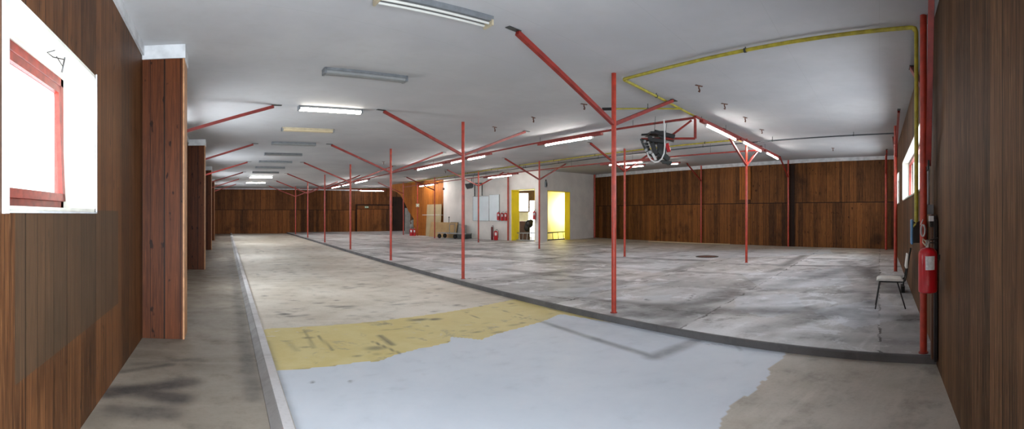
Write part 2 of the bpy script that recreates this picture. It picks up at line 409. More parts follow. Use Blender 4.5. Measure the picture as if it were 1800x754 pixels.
def slab_marks(P):
    m = np.zeros((len(P), 3), np.float32); r = random.Random(3)
    def q(x, y): return G(x, y, STEP)
    # pale patches
    for poly in [[(905, 513), (1040, 504), (1180, 494), (1175, 498), (1090, 508), (1045, 512), (1030, 523), (950, 520)],
                 [(1125, 520), (1185, 517), (1180, 528), (1130, 529)], [(760, 470), (900, 455), (905, 470), (800, 482)],
                 [(1020, 445), (1330, 438), (1460, 438), (1465, 446), (1250, 455), (1150, 480), (1100, 474)],
                 [(1290, 520), (1400, 515), (1420, 545), (1350, 560), (1290, 545)], [(1420, 545), (1560, 520), (1590, 560), (1500, 580)],
                 [(1300, 480), (1480, 470), (1500, 500), (1340, 510)]]:
        ins = in_poly(P, [q(*p) for p in poly]); m[ins, 0] = np.maximum(m[ins, 0], .48)
    for a, b, w, s in [((1045, 560), (1310, 515), .25, .35), ((1310, 515), (1500, 470), .3, .25), ((1190, 545), (1420, 545), .3, .4), ((1235, 548), (1130, 555), .3, .35),
                       ((1180, 545), (1330, 490), .22, .3), ((1330, 580), (1480, 545), .25, .3), ((1050, 535), (1200, 548), .2, .3), ((720, 445), (960, 455), .5, .3), ((950, 458), (1130, 462), .35, .3),
                       ((830, 500), (980, 480), .25, .25), ((900, 485), (1060, 475), .3, .3), ((1400, 590), (1610, 600), .2, .15), ((1490, 460), (1600, 520), .3, .3),
                       ((930, 497), (1050, 486), .03, .6), ((820, 489), (900, 495), .03, .6), ((690, 432), (830, 437), .8, .25), ((1080, 452), (1240, 458), .25, .4),
                       ((1210, 528), (1219, 517), .015, .9), ((1135, 526), (1152, 530), .012, .9)]:
        d = seg_dist(P, q(*a), q(*b)); m[:, 2] = np.maximum(m[:, 2], min(.95, s * 1.7) * np.clip(1.4 - d / w, 0, 1))
    for k in range(320):
        x = r.uniform(5.3, 19); y = r.uniform(.8, 22); w = r.uniform(.03, .3); h = w * r.uniform(.2, .9)
        d = np.hypot((P[:, 0] - x) / w, (P[:, 1] - y) / h); m[:, 2] = np.maximum(m[:, 2], r.uniform(.15, .6) * np.clip(1.4 - d, 0, 1))
    return m
ys = np.concatenate([np.arange(-1.2, 12, .06), np.arange(12, 24, .15), np.arange(24, 44.01, .4)])
grid_floor('floor', LANE_R, 24.0, ys, .075, STEP, M['slab'], slab_marks)
def walk_marks(P):
    m = np.zeros((len(P), 3), np.float32)
    for a, b, w, s in [((190, 690), (330, 672), .14, .9), ((200, 655), (300, 640), .05, .6), ((255, 690), (310, 700), .16, .9), ((205, 720), (290, 725), .15, .6), ((445, 700), (415, 500), .09, .55), ((405, 450), (415, 500), .12, .4), ((236, 640), (350, 630), .05, .4)]:
        d = seg_dist(P, G(*a), G(*b)); m[:, 2] = np.maximum(m[:, 2], s * np.clip(1.4 - d / w, 0, 1))
    return m
grid_floor('floor', -1.8, XL, np.concatenate([np.arange(-1.6, 9, .05), np.arange(9, 42.01, .4)]), .05, 0.0, M['walk'], walk_marks)
# kerbs
b = MB(); b.prism([(XL, -.2), (XL, .01), (XR0 - .01, .058), (XR0, .06), (XR1 - .01, .06), (XR1, .0), (XR1, -.2)], -1.6, 41.5, 'y')
struct(b.build('trim_1', M['kerb']), 'long low concrete kerb between the walkway and the lane')
b = MB(); b.lohi((XR0, -1.6, .0601), (XR1 - .01, 41.4, .062)); struct(b.build('trim_2', M['kerb_top']), 'white worn paint on the kerb')
b = MB(); b.prism([(LANE_R - .015, 0), (LANE_R - .015, STEP - .012), (LANE_R - .003, STEP + .002), (LANE_R + .03, STEP + .002), (LANE_R + .03, 0)], -.5, 41.3, 'y')
M['kerb_dark'] = concrete('dark_kerb_concrete', (70, 68, 68), (92, 90, 90))
struct(b.build('trim_3', M['kerb_dark']), 'dark concrete edge of the raised floor')

# ------------------------------------------------------------------ ceiling
b = MB(); prof = [(-1.9, 3.745), (5.3, 3.745), (24.5, ceil_z(24.5)), (24.5, ceil_z(24.5) + .15), (5.3, 3.9), (-1.9, 3.9)]
b.prism(prof, -2.0, 45, 'y'); struct(b.build('ceiling', M['ceiling']))

# ------------------------------------------------------------------ walls
def wall(name, P, Q, z0, z1, mat, side=1, th=.2, holes=(), ext=0):
    """boards face at local y=0, body to +y*side; holes = (u0,u1,za,zb)"""
    P = Vector((*P, 0)); Q = Vector((*Q, 0)); L = (Q - P).length; rot = math.atan2(Q.y - P.y, Q.x - P.x)
    b = MB(); us = sorted({0, L} | {h[0] for h in holes} | {h[1] for h in holes})
    for a, c in zip(us, us[1:]):
        hs = [h for h in holes if h[0] <= a + 1e-6 and h[1] >= c - 1e-6]
        zs = [(z0, z1)] if not hs else [(z0, hs[0][2]), (hs[0][3], z1)]
        for lo, hi in zs:
            if hi - lo > 1e-3: b.lohi((a, 0, lo), (c, th * side, hi))
    o = b.build(name, mat, loc=(P.x, P.y, 0), rotz=rot)
    return struct(o), P, rot, L
def plan_u(P, Q, p): d = Vector((Q[0] - P[0], Q[1] - P[1])).normalized(); return (p[0] - P[0]) * d.x + (p[1] - P[1]) * d.y

LW0, LW1 = (-1.05, -.83), (-1.16, 41)
WZ0, WZ1 = EYE + .02, EYE + 1.14
def lw(y): return LW0[0] + (LW1[0] - LW0[0]) * (y - LW0[1]) / (LW1[1] - LW0[1])
lw_wins = [(2.17, 3.83), (9.2, 11.6), (17.0, 19.4), (24.6, 27.0), (32.6, 35.0)]
lw_holes = [(a - LW0[1], c - LW0[1], WZ0, WZ1) for a, c in lw_wins]
wall('wall_left', LW0, LW1, -.05, 3.78, M['wood_left'], 1, .30, lw_holes)
# end wall
EW0, EW1 = (-1.6, 39.6), (18.0, 41.6)
wall('wall_end', EW0, EW1, -.05, 4.2, M['wood_end'], 1, .2)
# far wall
dF = Vector((FAR2[0] - CORNER[0], FAR2[1] - CORNER[1])).normalized()
FW0 = (CORNER[0] - dF.x * .6, CORNER[1] - dF.y * .6); FW1 = (CORNER[0] + dF.x * 26, CORNER[1] + dF.y * 26)
wall('wall_far', FW1, FW0, -.05, 4.4, M['wood_far'], 1, .2)
# right wall (with its long window and, behind the viewpoint, an unseen glazed door added for its light)
RW0, RW1 = (-1.35, -.897), (21.3, 4.08)
ru = lambda lat: (lat - RW0[0]) * math.hypot(1, SK)
rz0, rz1 = EYE + .35, EYE + 1.34
rw_holes = [(ru(-.75), ru(1.15), 0.0, 2.5), (ru(5.75), ru(12.3), rz0, rz1), (ru(14.8), ru(19.0), rz0, rz1)]
wall('wall_right', RW1, RW0, -.05, 4.35, M['wood_right'], 1, .25,
     [((RW1[0] - RW0[0]) * math.hypot(1, SK) - h[1], (RW1[0] - RW0[0]) * math.hypot(1, SK) - h[0], h[2], h[3]) for h in rw_holes])
def rwy(lat): return RW0[1] + (lat - RW0[0]) * SK
RA = math.atan(SK)
# coving
def strip(name, P, Q, z0, z1, th, mat, side=-1, label=None):
    P = Vector((*P, 0)); Q = Vector((*Q, 0)); L = (Q - P).length
    b = MB(); b.lohi((0, 0, z0), (L, th * side, z1)); return struct(b.build(name, mat, loc=P, rotz=math.atan2(Q.y - P.y, Q.x - P.x)), label)
zc = ceil_z(21)
strip('trim_4', (FAR2[0], FAR2[1]), (CORNER[0], CORNER[1]), zc - .17, zc + .03, .05, M['white_trim'], -1, 'white coving above the far boarded wall')
strip('trim_5', (lw(-.7), -.7), (lw(39.5), 39.5), 3.62, 3.75, .03, M['white_trim'], -1, 'white coving along the left wall')
strip('trim_6', EW0, (13.0, EW0[1] + 14.6 * .102), 3.66, 3.78, .04, M['white_trim'], -1, 'white coving above the end wall')
def far_board(name, x0, x1, z0, z1, th, mat, label):
    a, c = hit(x0, FAR2, CORNER), hit(x1, FAR2, CORNER); strip(name, c, a, z0, z1, th, mat, 1, label)
far_board('trim_7', 1301, 1320.5, 2.32, 3.93, .05, M['wood_partition'], 'lighter board fixed to the upper far wall')
far_board('trim_8', 1302.5, 1319, STEP, 2.32, .02, M['wood_far'], 'board below the lighter one on the far wall')
far_board('trim_9', 1388, 1397, STEP, 3.93, .012, M['wood_dark'], 'dark narrow board on the far wall')
# office block: parallel face, cross face
K = (16.0, 21.05)
PA = hit(779.5, K, (K[0] - .221 * 8, K[1] + 8))      # where plaster meets the wood partition
d1l, d1r = hit(899, K, PA), hit(940.5, K, PA)
dist = lambda a, b: math.hypot(a[0] - b[0], a[1] - b[1])
DH = 3.0
T1 = .62
wall('wall_office', PA, K, 0, 4.2, M['plaster'], 1, T1, [(dist(PA, d1l), dist(PA, d1r), 0, DH)])
OC = (21.7, K[1] + .285 * 5.7)
d2l, d2r = hit(962, K, OC), hit(1002, K, OC)
Ki = (K[0] + .0, K[1])
wall('wall_office_front', K, OC, 0, 4.3, M['plaster'], 1, .36, [(dist(K, d2l), dist(K, d2r), 0, DH - .07)])
# wood partition beyond the office, with a cut-out curve
PB = (K[0] - .221 * 11.2, K[1] + 11.2)
pe = hit(727, K, PB); pt = hit(689, K, PB)
Lp = dist(PA, pt); Le = dist(PA, pe)
pts = [(0, 0), (Le, 0), (Le, zat(pe, 384))]
for x, y in [(718, 371), (711, 356), (704, 343), (697, 337.5), (689, 334.5)]:
    h = hit(x, K, PB); pts.append((dist(PA, h), zat(h, y)))
pts += [(Lp, 4.2), (0, 4.2)]
ang = math.atan2(PB[1] - K[1], PB[0] - K[0])
b = MB(); b.prism(pts, -.0, -.12, 'y')
struct(b.build('wall_partition', M['wood_partition'], loc=(PA[0], PA[1], 0), rotz=ang), 'orange-brown board partition with a curved cut-out at its far end')

# yellow jambs and lintels
def jambs(name, P, Q, a, c, h, th, label):
    rot = math.atan2(Q[1] - P[1], Q[0] - P[0]); u0, u1 = dist(P, a), dist(P, c)
    b = MB(); t = .035
    b.lohi((u0, -.004, STEP), (u0 + t, th + .004, h)); b.lohi((u1 - t, -.004, STEP), (u1, th + .004, h)); b.lohi((u0, -.004, h - t), (u1, th + .004, h))
    o = b.build(name, M['yellow_wall'], loc=(P[0], P[1], 0), rotz=rot); struct(o, label)
jambs('door_1', PA, K, d1l, d1r, DH, T1, 'open doorway with yellow jambs, left of the office corner')
jambs('door_2', K, OC, d2l, d2r, DH - .07, .36, 'open doorway with yellow jambs, right of the office corner')
# rooms behind the doors
Y1, Y2 = (16.95, 21.95), (21.5, 24.9)
M['sunlit_yellow'] = plain('sunlit_yellow_wall_paint', (240, 228, 120), .6, 0, .04, 1.5)  # wall yellow lightened in the colour itself, for sun glare on the divider
wall('wall_office_divider', Y1, Y2, 0, 4.2, M['sunlit_yellow'], 1, .1)
bk0, bk1 = (15.0, 29.2), (21.7, 25.6)
wall('wall_office_back', bk0, bk1, 0, 4.2, M['white'], 1, .12)
# back of the divider is white because the divider wall has a skin on the left room
# glowing windows of the back room
bang = math.atan2(bk1[1] - bk0[1], bk1[0] - bk0[0])
M['daylight_pane'] = emit('bright_overexposed_pane', (1, 1, 1), 5)
def back_rect(x0, y0, x1, y1):
    a, c = hit(x0, bk0, bk1), hit(x1, bk0, bk1)
    return dist(bk0, a), zat(a, y1), dist(bk0, c), zat(c, y0)
u0, z0, u1, z1 = back_rect(912, 340, 928.5, 371)
w = empty('window_6', (bk0[0], bk0[1], 0), bang); struct(w)
b = MB(); b.lohi((u0, -.01, z0), (u1, -.02, z1)); b.build('pane', M['daylight_pane'], w)
b = MB(); b.lohi((u0 - .1, -.005, z1), (u1 + .6, -.07, z1 + .35)); b.lohi((u1, -.005, z0), (u1 + .1, -.07, z1)); b.lohi((u0 - .1, -.005, z0 - .08), (u1 + .1, -.07, z0)); b.build('frame', M['brown'], w)
u2, z2, u3, z3 = back_rect(929.5, 353, 941, 424)
w = empty('door_3', (bk0[0], bk0[1], 0), bang); struct(w)
b = MB(); b.lohi((u2, -.01, STEP), (u3 + .5, -.02, z3)); b.build('pane', M['daylight_pane'], w)
b = MB(); b.lohi((u2 - .02, -.0, z3), (u3 + .6, -.05, z3 + 1.0)); b.build('frame', M['brown'], w)

# ------------------------------------------------------------------ windows of the left wall
def lwin(i, y0, y1, tilt):
    x = lw(y0) ; o = empty('window_%d' % i, (x, y0, WZ0)); struct(o)
    w, h = y1 - y0, WZ1 - WZ0; t = .025; dpt = .3
    b = MB()
    b.lohi((.0, 0, 0), (-dpt, t, h)); b.lohi((.0, w - t, 0), (-dpt, w, h)); b.lohi((.0, 0, h - t), (-dpt, w, h)); b.lohi((0, 0, -.0), (-dpt, w, t))
    b.build('reveal', M['reveal'], o)
    b = MB()
    b.lohi((.018, -.05, -.015), (0.0, .0, h + .03)); b.lohi((.012, w, -.01), (0.0, w + .012, h + .01)); b.lohi((.012, -.0, -.012), (0.0, w, -.0)); b.build('edge_bead', M['white_trim'], o)
    b = MB(); f = .06; X = -dpt + .03
    for (a, c) in (((0, t, t), (0, t + f, h - t)), ((0, w - t - f, t), (0, w - t, h - t)), ((0, t, t), (0, w - t, t + f)), ((0, t, h - t - f), (0, w - t, h - t))):
        b.lohi((X, a[1], a[2]), (X - .06, c[1], c[2]))
    b.build('frame', M['sash_red'], o)
    s = empty('sash', (X - .0, 0, t + f)); s.parent = o; s.rotation_euler.y = -tilt
    hh = h - 2 * t - 2 * f - .01; g = .06
    b = MB(); y0_, y1_ = t + f + .005, w - t - f - .005
    b.lohi((0, y0_, 0), (.04, y0_ + g, hh)); b.lohi((0, y1_ - g, 0), (.04, y1_, hh)); b.lohi((0, y0_, 0), (.04, y1_, g)); b.lohi((0, y0_, hh - g), (.04, y1_, hh))
    b.build('sash_frame', M['sash_red'], s)
    b = MB(); b.lohi((.015, y0_ + g, g), (.022, y1_ - g, hh - g)); b.build('pane', M['glass'], s)
    return o
for i, (a, c) in enumerate(lw_wins): lwin(i + 1, a, c, math.radians(2.5) if i == 0 else 0)
# right wall windows
def rwin(i, l0, l1, h0, h1, door=False):
    w = (l1 - l0) * math.hypot(1, SK); o = empty(('door_%d' if door else 'window_%d') % i, (l0, rwy(l0), h0), RA); struct(o)
    h = h1 - h0; t = .025; d = .25
    b = MB()
    b.lohi((0, 0, 0), (t, -d, h)); b.lohi((w - t, 0, 0), (w, -d, h)); b.lohi((0, 0, h - t), (w, -d, h)); b.lohi((0, 0, 0), (w, -d, t)); b.build('reveal', M['reveal'], o)
    b = MB(); f = .06; n = max(1, round(w / 3.3))
    b.lohi((t, -d + .08, t), (w - t, -d + .02, t + f)); b.lohi((t, -d + .08, h - t - f), (w - t, -d + .02, h - t))
    for k in range(n + 1):
        u = t + (w - 2 * t - f) * k / n; b.lohi((u, -d + .08, t + f), (u + f, -d + .02, h - t - f))
    b.build('frame', M['sash_red'], o)
    b = MB()
    b.lohi((t + f, -d + .045, t + f), (w - t - f, -d + .05, h - t - f)); b.build('pane', M['glass'], o)
rwin(7, 5.75, 12.3, rz0, rz1); rwin(8, 14.8, 19.0, rz0, rz1); rwin(4, -.75, 1.15, 0.0, 2.5, True)  # the last is the unseen door, added to light the foreground

# door with a darker board panel at the right part of the end wall
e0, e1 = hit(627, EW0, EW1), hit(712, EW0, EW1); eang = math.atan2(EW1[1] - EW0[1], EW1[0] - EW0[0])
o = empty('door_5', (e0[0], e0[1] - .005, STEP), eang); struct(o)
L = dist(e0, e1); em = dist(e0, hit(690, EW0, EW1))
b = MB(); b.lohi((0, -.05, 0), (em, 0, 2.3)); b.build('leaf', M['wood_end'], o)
b = MB(); b.lohi((em, -.07, 0), (L + .5, 0, 3.1)); b.build('dark_panel', M['wood_dark'], o)
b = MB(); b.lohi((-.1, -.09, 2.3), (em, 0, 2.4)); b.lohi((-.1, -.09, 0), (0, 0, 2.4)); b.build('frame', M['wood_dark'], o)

# ------------------------------------------------------------------ boarded pillars along the left wall
def pillar(y, xr, depth, label):
    x0 = lw(y) ; w = xr - x0
    o = empty('boarded_pillar', (x0, y, 0), 0, label, 'pillar', 'boarded pillars along the left wall')
    b = MB(); b.lohi((.0, 0, 0), (w - .022, depth, 3.57)); b.build('cladding', M['wood_pillar'], o)
    b = MB(); b.lohi((w - .022, -.006, 0), (w, depth, 3.57)); b.build('corner_board', M['pine'], o)
    b = MB(); b.lohi((.0, -.02, 3.57), (w + .015, depth + .02, 3.745)); b.build('cap', M['white_trim'], o, bevel=.004)
M['pine'] = plain('pale_pine_edge', (170, 122, 80), .6, 0, .15, 8)
for a in [(6.12, -.525, .42, 'reddish boarded pillar nearest the viewer, just past the tilted window'),
          (13.9, -.60, .42, 'second boarded pillar on the left wall, right behind the nearest one'),
          (21.7, -.64, .42, 'third boarded pillar on the left wall, a narrow strip showing past the second'),
          (29.4, -.69, .42, 'farthest boarded pillar on the left wall, closest to the end wall')]: pillar(*a)

# ------------------------------------------------------------------ red posts with braces
def post(p, label, group, zc=None, zj=None, left=2.15, right=2.15, r=.038, z0=STEP, cdir=None, top_stub=True):
    zc = zc or ceil_z(p[0]); zj = zj if zj is not None else zc - .775
    o = empty('steel_post', (p[0], p[1], z0), 0, label, 'post', group)
    h = zc - z0; j = zj - z0
    b = MB(); b.cyl((0, 0, 0), (0, 0, j), r, n=20); b.cyl((0, 0, j), (0, 0, h - .005), r * .97, n=20); b.build('pole', M['red'], o, smooth=True)
    b = MB(); b.cyl((0, 0, 0), (0, 0, .012), .055, n=16); b.build('base_plate', M['red_dark'], o)
    cd = cdir or CD
    for s, L in ((-1, left), (1, right)):
        if not L: continue
        e = cd * (s * L); ze = ceil_z(p[0] + e.x) - z0 - .03
        b = MB(); b.bar((cd.x * s * r * .6, cd.y * s * r * .6, j), (e.x, e.y, ze), .055, .055)
        b.build('brace', M['red_dark'], o)
        b = MB(); b.box((e.x * 1.03, e.y * 1.03, ze + .022), (.2, .07, .008), Matrix.Rotation(math.atan2(cd.y, cd.x), 3, 'Z')); b.build('fixing_plate', M['dark_grey'], o)
    return o
A = [(1079, 550), (814, 491), (687, 458), (616, 438.3), (571, 427), (541, 418.4), (519.5, 412.6)]
names = ['nearest to the viewer', 'second nearest', 'third', 'fourth', 'fifth', 'sixth', 'farthest, close to the end wall']
for (x, y), n in zip(A, names):
    p = G(x, y, STEP); p = (5.31, 5.31 / math.tan(az(x)))
    post(p, 'red braced post beside the kerb, %s' % n, 'row of red posts beside the kerb')
post((5.2, .67), 'red steel post by the right wall behind the hanging fire extinguisher', 'red posts against the right wall', left=0, right=1.95, r=.04)
# steep brace of the right wall
sb = empty('wall_brace', (5.08, .60, EYE + .52), 0, 'wide red diagonal brace rising along the right wall in front of the post', 'brace')
b = MB(); b.bar((0, 0, 0), (-1.05, -.155, 1.64), .035, .055, up=(0, 1, 0)); b.build('bar', M['red_dark'], sb)
b = MB(); b.box((0.02, 0.01, 0), (.16, .02, .1), Matrix.Rotation(RA, 3, 'Z')); b.build('fixing_plate', M['dark_grey'], sb)
Bp = [((1312, 461.5), 'middle row red post nearest the boarded far wall, under the lit transverse lights'),
      ((1098, 451), 'middle row red post just right of the tallest front post'),
      ((948, 437), 'middle row red post in front of the office corner'),
      ((841, 426), 'thin red post in front of the whiteboard'),
      ((764, 418.5), 'red post in front of the tall leaning hardboard sheet'),
      ((709, 413), 'red post at the edge of the dark opening, left of the red extinguishers')]
for (x, y), lb in Bp:
    post(G(x, y, STEP), lb, 'middle row of red posts', zj=ceil_z(13.2) - .82, right=0 if x in (764, 709) else 1.9)
post(G(734, 414.4, STEP), 'red post carrying a small white box, in front of the wooden partition', 'middle row of red posts', left=0, right=0)
bx = G(734, 414.4, STEP)
post((12.55, 2.36), 'red post against the right wall left of its long window', 'red posts against the right wall', zj=ceil_z(12.6) - .8, r=.045)
for (x, y), lb in [((1386, 432), 'red post against the far wall under the last light of the transverse rail'), ((1233.5, 425.8), 'red post against the far wall left of centre')]:
    p = G(x, y, STEP); q = hit(x, CORNER, FAR2); s = .09 / .95
    p = (q[0] - .1, q[1] - .03); post(p, lb, 'red posts against the far wall', left=1.9, right=0, zj=ceil_z(21) - .8)
p = (OC[0] - .15, OC[1] - .12); post(p, 'red post where the white office front meets the far wall', 'red posts of the office', left=0, right=0, r=.06)
p = hit(895, K, PA); post((p[0] - .09, p[1] - .02), 'red post against the white office wall left of the first yellow doorway', 'red posts of the office', left=0, right=0, r=.05)
post((20.15, 4.2), 'red post in the far corner of the right wall', 'red posts against the right wall', left=2.1, right=0, r=.05)
# braces rising from the left wall
lb_px = [(481, 9.5, 'nearest'), (445, 14.7, 'second'), (435, 19.7, 'third'), (427, 24.5, 'fourth'), (420, 29.1, 'fifth'), (415, 34.0, 'farthest')]
for x, Y, n in lb_px:
    e = (math.tan(az(x)) * Y, Y); s = (lw(Y), Y - .22 * (e[0] - lw(Y)) * .5)
    o = empty('wall_brace', (s[0], s[1], 3.745 - .64), 0, 'red brace rising from the left wall to the ceiling, %s one in view' % n, 'brace', 'red braces from the left wall')
    b = MB(); b.bar((.02, 0, 0), (e[0] - s[0], e[1] - s[1], .61), .055, .055); b.build('bar', M['red_dark'], o)
    b = MB(); b.box((e[0] - s[0] + .06, e[1] - s[1], .636), (.2, .08, .008)); b.build('fixing_plate', M['dark_grey'], o)

# ------------------------------------------------------------------ ceiling lights over the lane
def ceiling_light(c, length, kind, label, rot=0.0, zc=3.745):
    """twin-batten with prismatic cover; kind: lit, warm, off, beige, open"""
    o = empty('ceiling_light', (c[0], c[1], zc), rot, label, 'ceiling light', 'ceiling lights above the lane')
    L = length; w = .17
    b = MB(); b.prism([(-w / 2, -.001), (-w / 2, -.03), (-w / 2 + .02, -.05), (w / 2 - .02, -.05), (w / 2, -.03), (w / 2, -.001)], -L / 2, L / 2, 'y')
    body = b.build('housing', M['beige_plastic'] if kind in ('beige',) else M['galv'], o, rotz=-PI / 2)
    if kind == 'open':
        for s in (-1, 1):
            b = MB(); b.cyl((-L / 2 + .04, s * .045, -.075), (L / 2 - .04, s * .045, -.075), .014, n=12); t = b.build('tube', M['tube_off'], o, smooth=True)
        b = MB()
        for s in (-1, 1): b.lohi((s * (L / 2), -w / 2, -.1), (s * (L / 2 - .025), w / 2, -.04))
        b.build_each('end_cap', M['beige_plastic'], o)
    else:
        m = {'lit': M['tube_lit'], 'warm': M['tube_warm'], 'off': M['diff_off'], 'beige': M['diff_beige']}[kind]
        b = MB(); b.prism([(-w / 2 + .012, -.045), (-w / 2 + .02, -.075), (-w / 2 + .05, -.09), (w / 2 - .05, -.09), (w / 2 - .02, -.075), (w / 2 - .012, -.045)], -L / 2 + .03, L / 2 - .03, 'y')
        b.build('diffuser', m, o, rotz=-PI / 2)
        b = MB()
        for s in (-1, 1): b.lohi((s * (L / 2 + .005), -w / 2, -.085), (s * (L / 2 - .03), w / 2, 0))
        b.build_each('end_cap', M['galv'], o)
    return o
M['diff_off'] = plain('grey_diffuser', (128, 130, 130), .35, 0, .05, 8); M['diff_beige'] = plain('beige_diffuser', (188, 172, 140), .35, 0, .05, 8)
cl = [((2.1, 4.52), 'open', 'unlit twin tube ceiling light nearest the viewer, cut by the top edge'),
      ((2.1, 7.05), 'off', 'unlit grey ceiling light, second from the viewer'),
      ((2.1, 9.55), 'warm', 'lit ceiling light with a warm white diffuser, third from the viewer'),
      ((2.05, 11.97), 'beige', 'unlit ceiling light with a yellowed beige diffuser, fourth from the viewer'),
      ((2.03, 14.35), 'off', 'unlit grey ceiling light right after the beige one'),
      ((2.02, 16.95), 'off', 'unlit grey ceiling light, sixth from the viewer'),
      ((2.0, 19.4), 'off', 'unlit grey ceiling light, seventh from the viewer'),
      ((2.0, 21.8), 'off', 'unlit grey ceiling light, two before the pair of lit ones'),
      ((2.0, 24.3), 'off', 'unlit grey ceiling light just before the pair of lit ones'),
      ((1.98, 27.3), 'lit', 'lit ceiling light above the lane, nearer of the far pair'),
      ((1.98, 32.0), 'warm', 'lit ceiling light above the lane, farthest of all')]
for c, k, lb in cl: ceiling_light(c, 1.33, k, lb, rot=.06)

# ------------------------------------------------------------------ red light rails hung under the ceiling
def rail(P, Q, label):
    P, Q = Vector(P), Vector(Q)
    o = empty('light_rail', P, 0, label, 'light rail')
    b = MB(); b.bar((0, 0, 0), Q - P, .05, .04); b.bar((0, 0, -.022), (Q - P) + Vector((0, 0, -.022)), .03, .006); b.build('channel', M['red_dark'], o)
    n = int((Q - P).length / 3.2); b = MB()
    for k in range(n):
        q = (Q - P) * ((k + .5) / n); h = ceil_z(P.x + q.x) - (P.z + q.z)
        b.cyl((q.x, q.y, q.z + .02), (q.x, q.y, q.z + h - .002), .005, n=6)
    b.build_each('hanger', M['dark_grey'], o)
    return o, P, Q
def rail_light(P, Q, a, c, label, mat='tube_lit', over=.35):
    """one batten under a rail between columns a and c"""
    p, q = hit(a, P, Q), hit(c, P, Q)
    t = lambda r: ((Vector(r[:2]) - Vector(P[:2])).length / (Vector(Q[:2]) - Vector(P[:2])).length)
    p3 = Vector((*p, P[2] + (Q[2] - P[2]) * t(p))); q3 = Vector((*q, P[2] + (Q[2] - P[2]) * t(q)))
    m = (p3 + q3) / 2; d = (q3 - p3); L = d.length; ang = math.atan2(d.y, d.x)
    o = empty('tube_light', m + Vector((0, 0, -.026)), ang, label, 'tube light', 'lit tube lights under the red rails')
    b = MB(); b.lohi((-L / 2 - over, -.045, -.002), (L / 2 + over, .045, -.06)); b.build('housing', M['red_dark'], o)
    b = MB(); b.cyl((-L / 2, 0, -.085), (L / 2, 0, -.085), .019, n=14); b.build('tube', M[mat], o, smooth=True)
    b = MB()
    for s in (-1, 1): b.lohi((s * L / 2, -.028, -.11), (s * (L / 2 + .03), .028, -.055))
    b.build_each('socket', M['white'], o)
    return o
R1a, R1b = (8.62, 5.9, EYE + 2.09), (7.9, 37.6, EYE + 2.1)
o, _, _ = rail(R1a, R1b, 'long red light rail running down the hall toward the end wall')
for a, c, lb in [(960, 1041, 'long lit tube light just left of the tallest front post'), (823.6, 853.4, 'lit tube light right of the second front post'), (794, 812, 'lit tube light just left of the second front post'),
                 (734.5, 778, 'lit tube light between the second and third front posts'), (625, 646, 'lit tube light left of the third front post'), (602.7, 614, 'short looking lit tube light beside the fourth front post'), (583.8, 598.4, 'lit tube light farthest along the long red rail')]:
    rail_light(R1a, R1b, a, c, lb)
R2a, R2b = (8.62, 5.9, EYE + 2.12), (16.8, 7.68, EYE + 2.24)
rail(R2a, R2b, 'red light rail crossing the hall toward the far wall beside the yellow pipe')
for a, c, lb in [(1241, 1292, 'largest lit tube light of the crossing rail, beside the yellow pipe'), (1306, 1337, 'middle lit tube light of the crossing rail'), (1347, 1367, 'lit tube light at the far end of the crossing rail')]:
    rail_light(R2a, R2b, a, c, lb, over=.3)
R3a, R3b = (13.75, 7.05, EYE + 2.05), (13.15, 34.5, EYE + 2.08)
rail(R3a, R3b, 'second long red light rail running above the middle posts')
for a, c, lb in [(1072, 1129, 'lit tube light seen right behind the tallest front post'), (859, 900, 'lit tube light in front of the white office wall'), (738, 763, 'lit tube light in front of the wooden partition')]:
    rail_light(R3a, R3b, a, c, lb, over=.5)
R4a, R4b = (17.4, 8.0, EYE + 2.2), (17.2, 24.0, EYE + 2.2)
o = rail_light((17.4, 9, EYE + 2.38), (17.0, 20.0, EYE + 2.38), 1097, 1131, 'small lit tube light below the one behind the tallest front post', over=.1)
o = rail_light((17.4, 9, EYE + 2.36), (17.0, 20.0, EYE + 2.36), 1180, 1192, 'small lit tube light seen just right of the hanging heater', over=.1)
R5a, R5b = (5.9, 38.2, EYE + 2.06), (13.2, 38.9, EYE + 2.1)
rail(R5a, R5b, 'thin red light rail crossing just before the end wall')
rail_light(R5a, R5b, 633, 674, 'lit tube light on the crossing rail before the end wall', over=.2)

# ------------------------------------------------------------------ pipes
def pipe(pts, r, mat, label, name='gas_pipe', cat='pipe'):
    base = Vector(pts[0]); o = empty(name, base, 0, label, cat)
    P = [Vector(p) - base for p in pts]
    out = [P[0]]
    for i in range(1, len(P) - 1):           # rounded elbows
        a = (P[i - 1] - P[i]).normalized(); c = (P[i + 1] - P[i]).normalized(); R = .07
        for k in range(6):
            t = k / 5; out.append(P[i] + a * R * (1 - t) ** 2 + c * R * t ** 2)
    out.append(P[-1])
    b = MB(); b.tube(out, r, 12); b.build('run', mat, o, smooth=True)
    b = MB()
    for i in range(1, len(P) - 1):
        b.sph(P[i] + ((P[i-1]-P[i]).normalized() + (P[i+1]-P[i]).normalized()) * .02, r * 1.35)
    if len(P) > 2: b.build_each('elbow', mat, o, smooth=True)
    else: b.bm.free()
    b = MB(); got = 0
    for a, c in zip(P, P[1:]):
        d = c - a
        if abs(d.z) > .5 * d.length: continue
        n = max(1, int(d.length / 2.4))
        for k in range(n):
            q = a + d * ((k + .5) / n); cz = ceil_z(base.x + q.x) - base.z
            if cz - q.z < .5: b.cyl(q, (q.x, q.y, cz - .002), .008, n=6); b.cyl(q - d.normalized() * .015, q + d.normalized() * .015, r * 1.3, n=12); got = 1
    if got: b.build_each('bracket', M['dark_grey'], o)
    else: b.bm.free()
    return o
zt = EYE + 2.12
py = (5.42, .78)
corner_b = (13.0, 7.18)
gp = pipe([(py[0], py[1], 1.5), (py[0], py[1], zt), (5.56, 5.17, zt), (corner_b[0], corner_b[1], EYE + 2.24)], .024, M['yellow_pipe'],
     'thick yellow gas pipe dropping beside the right wall and bent across the ceiling')
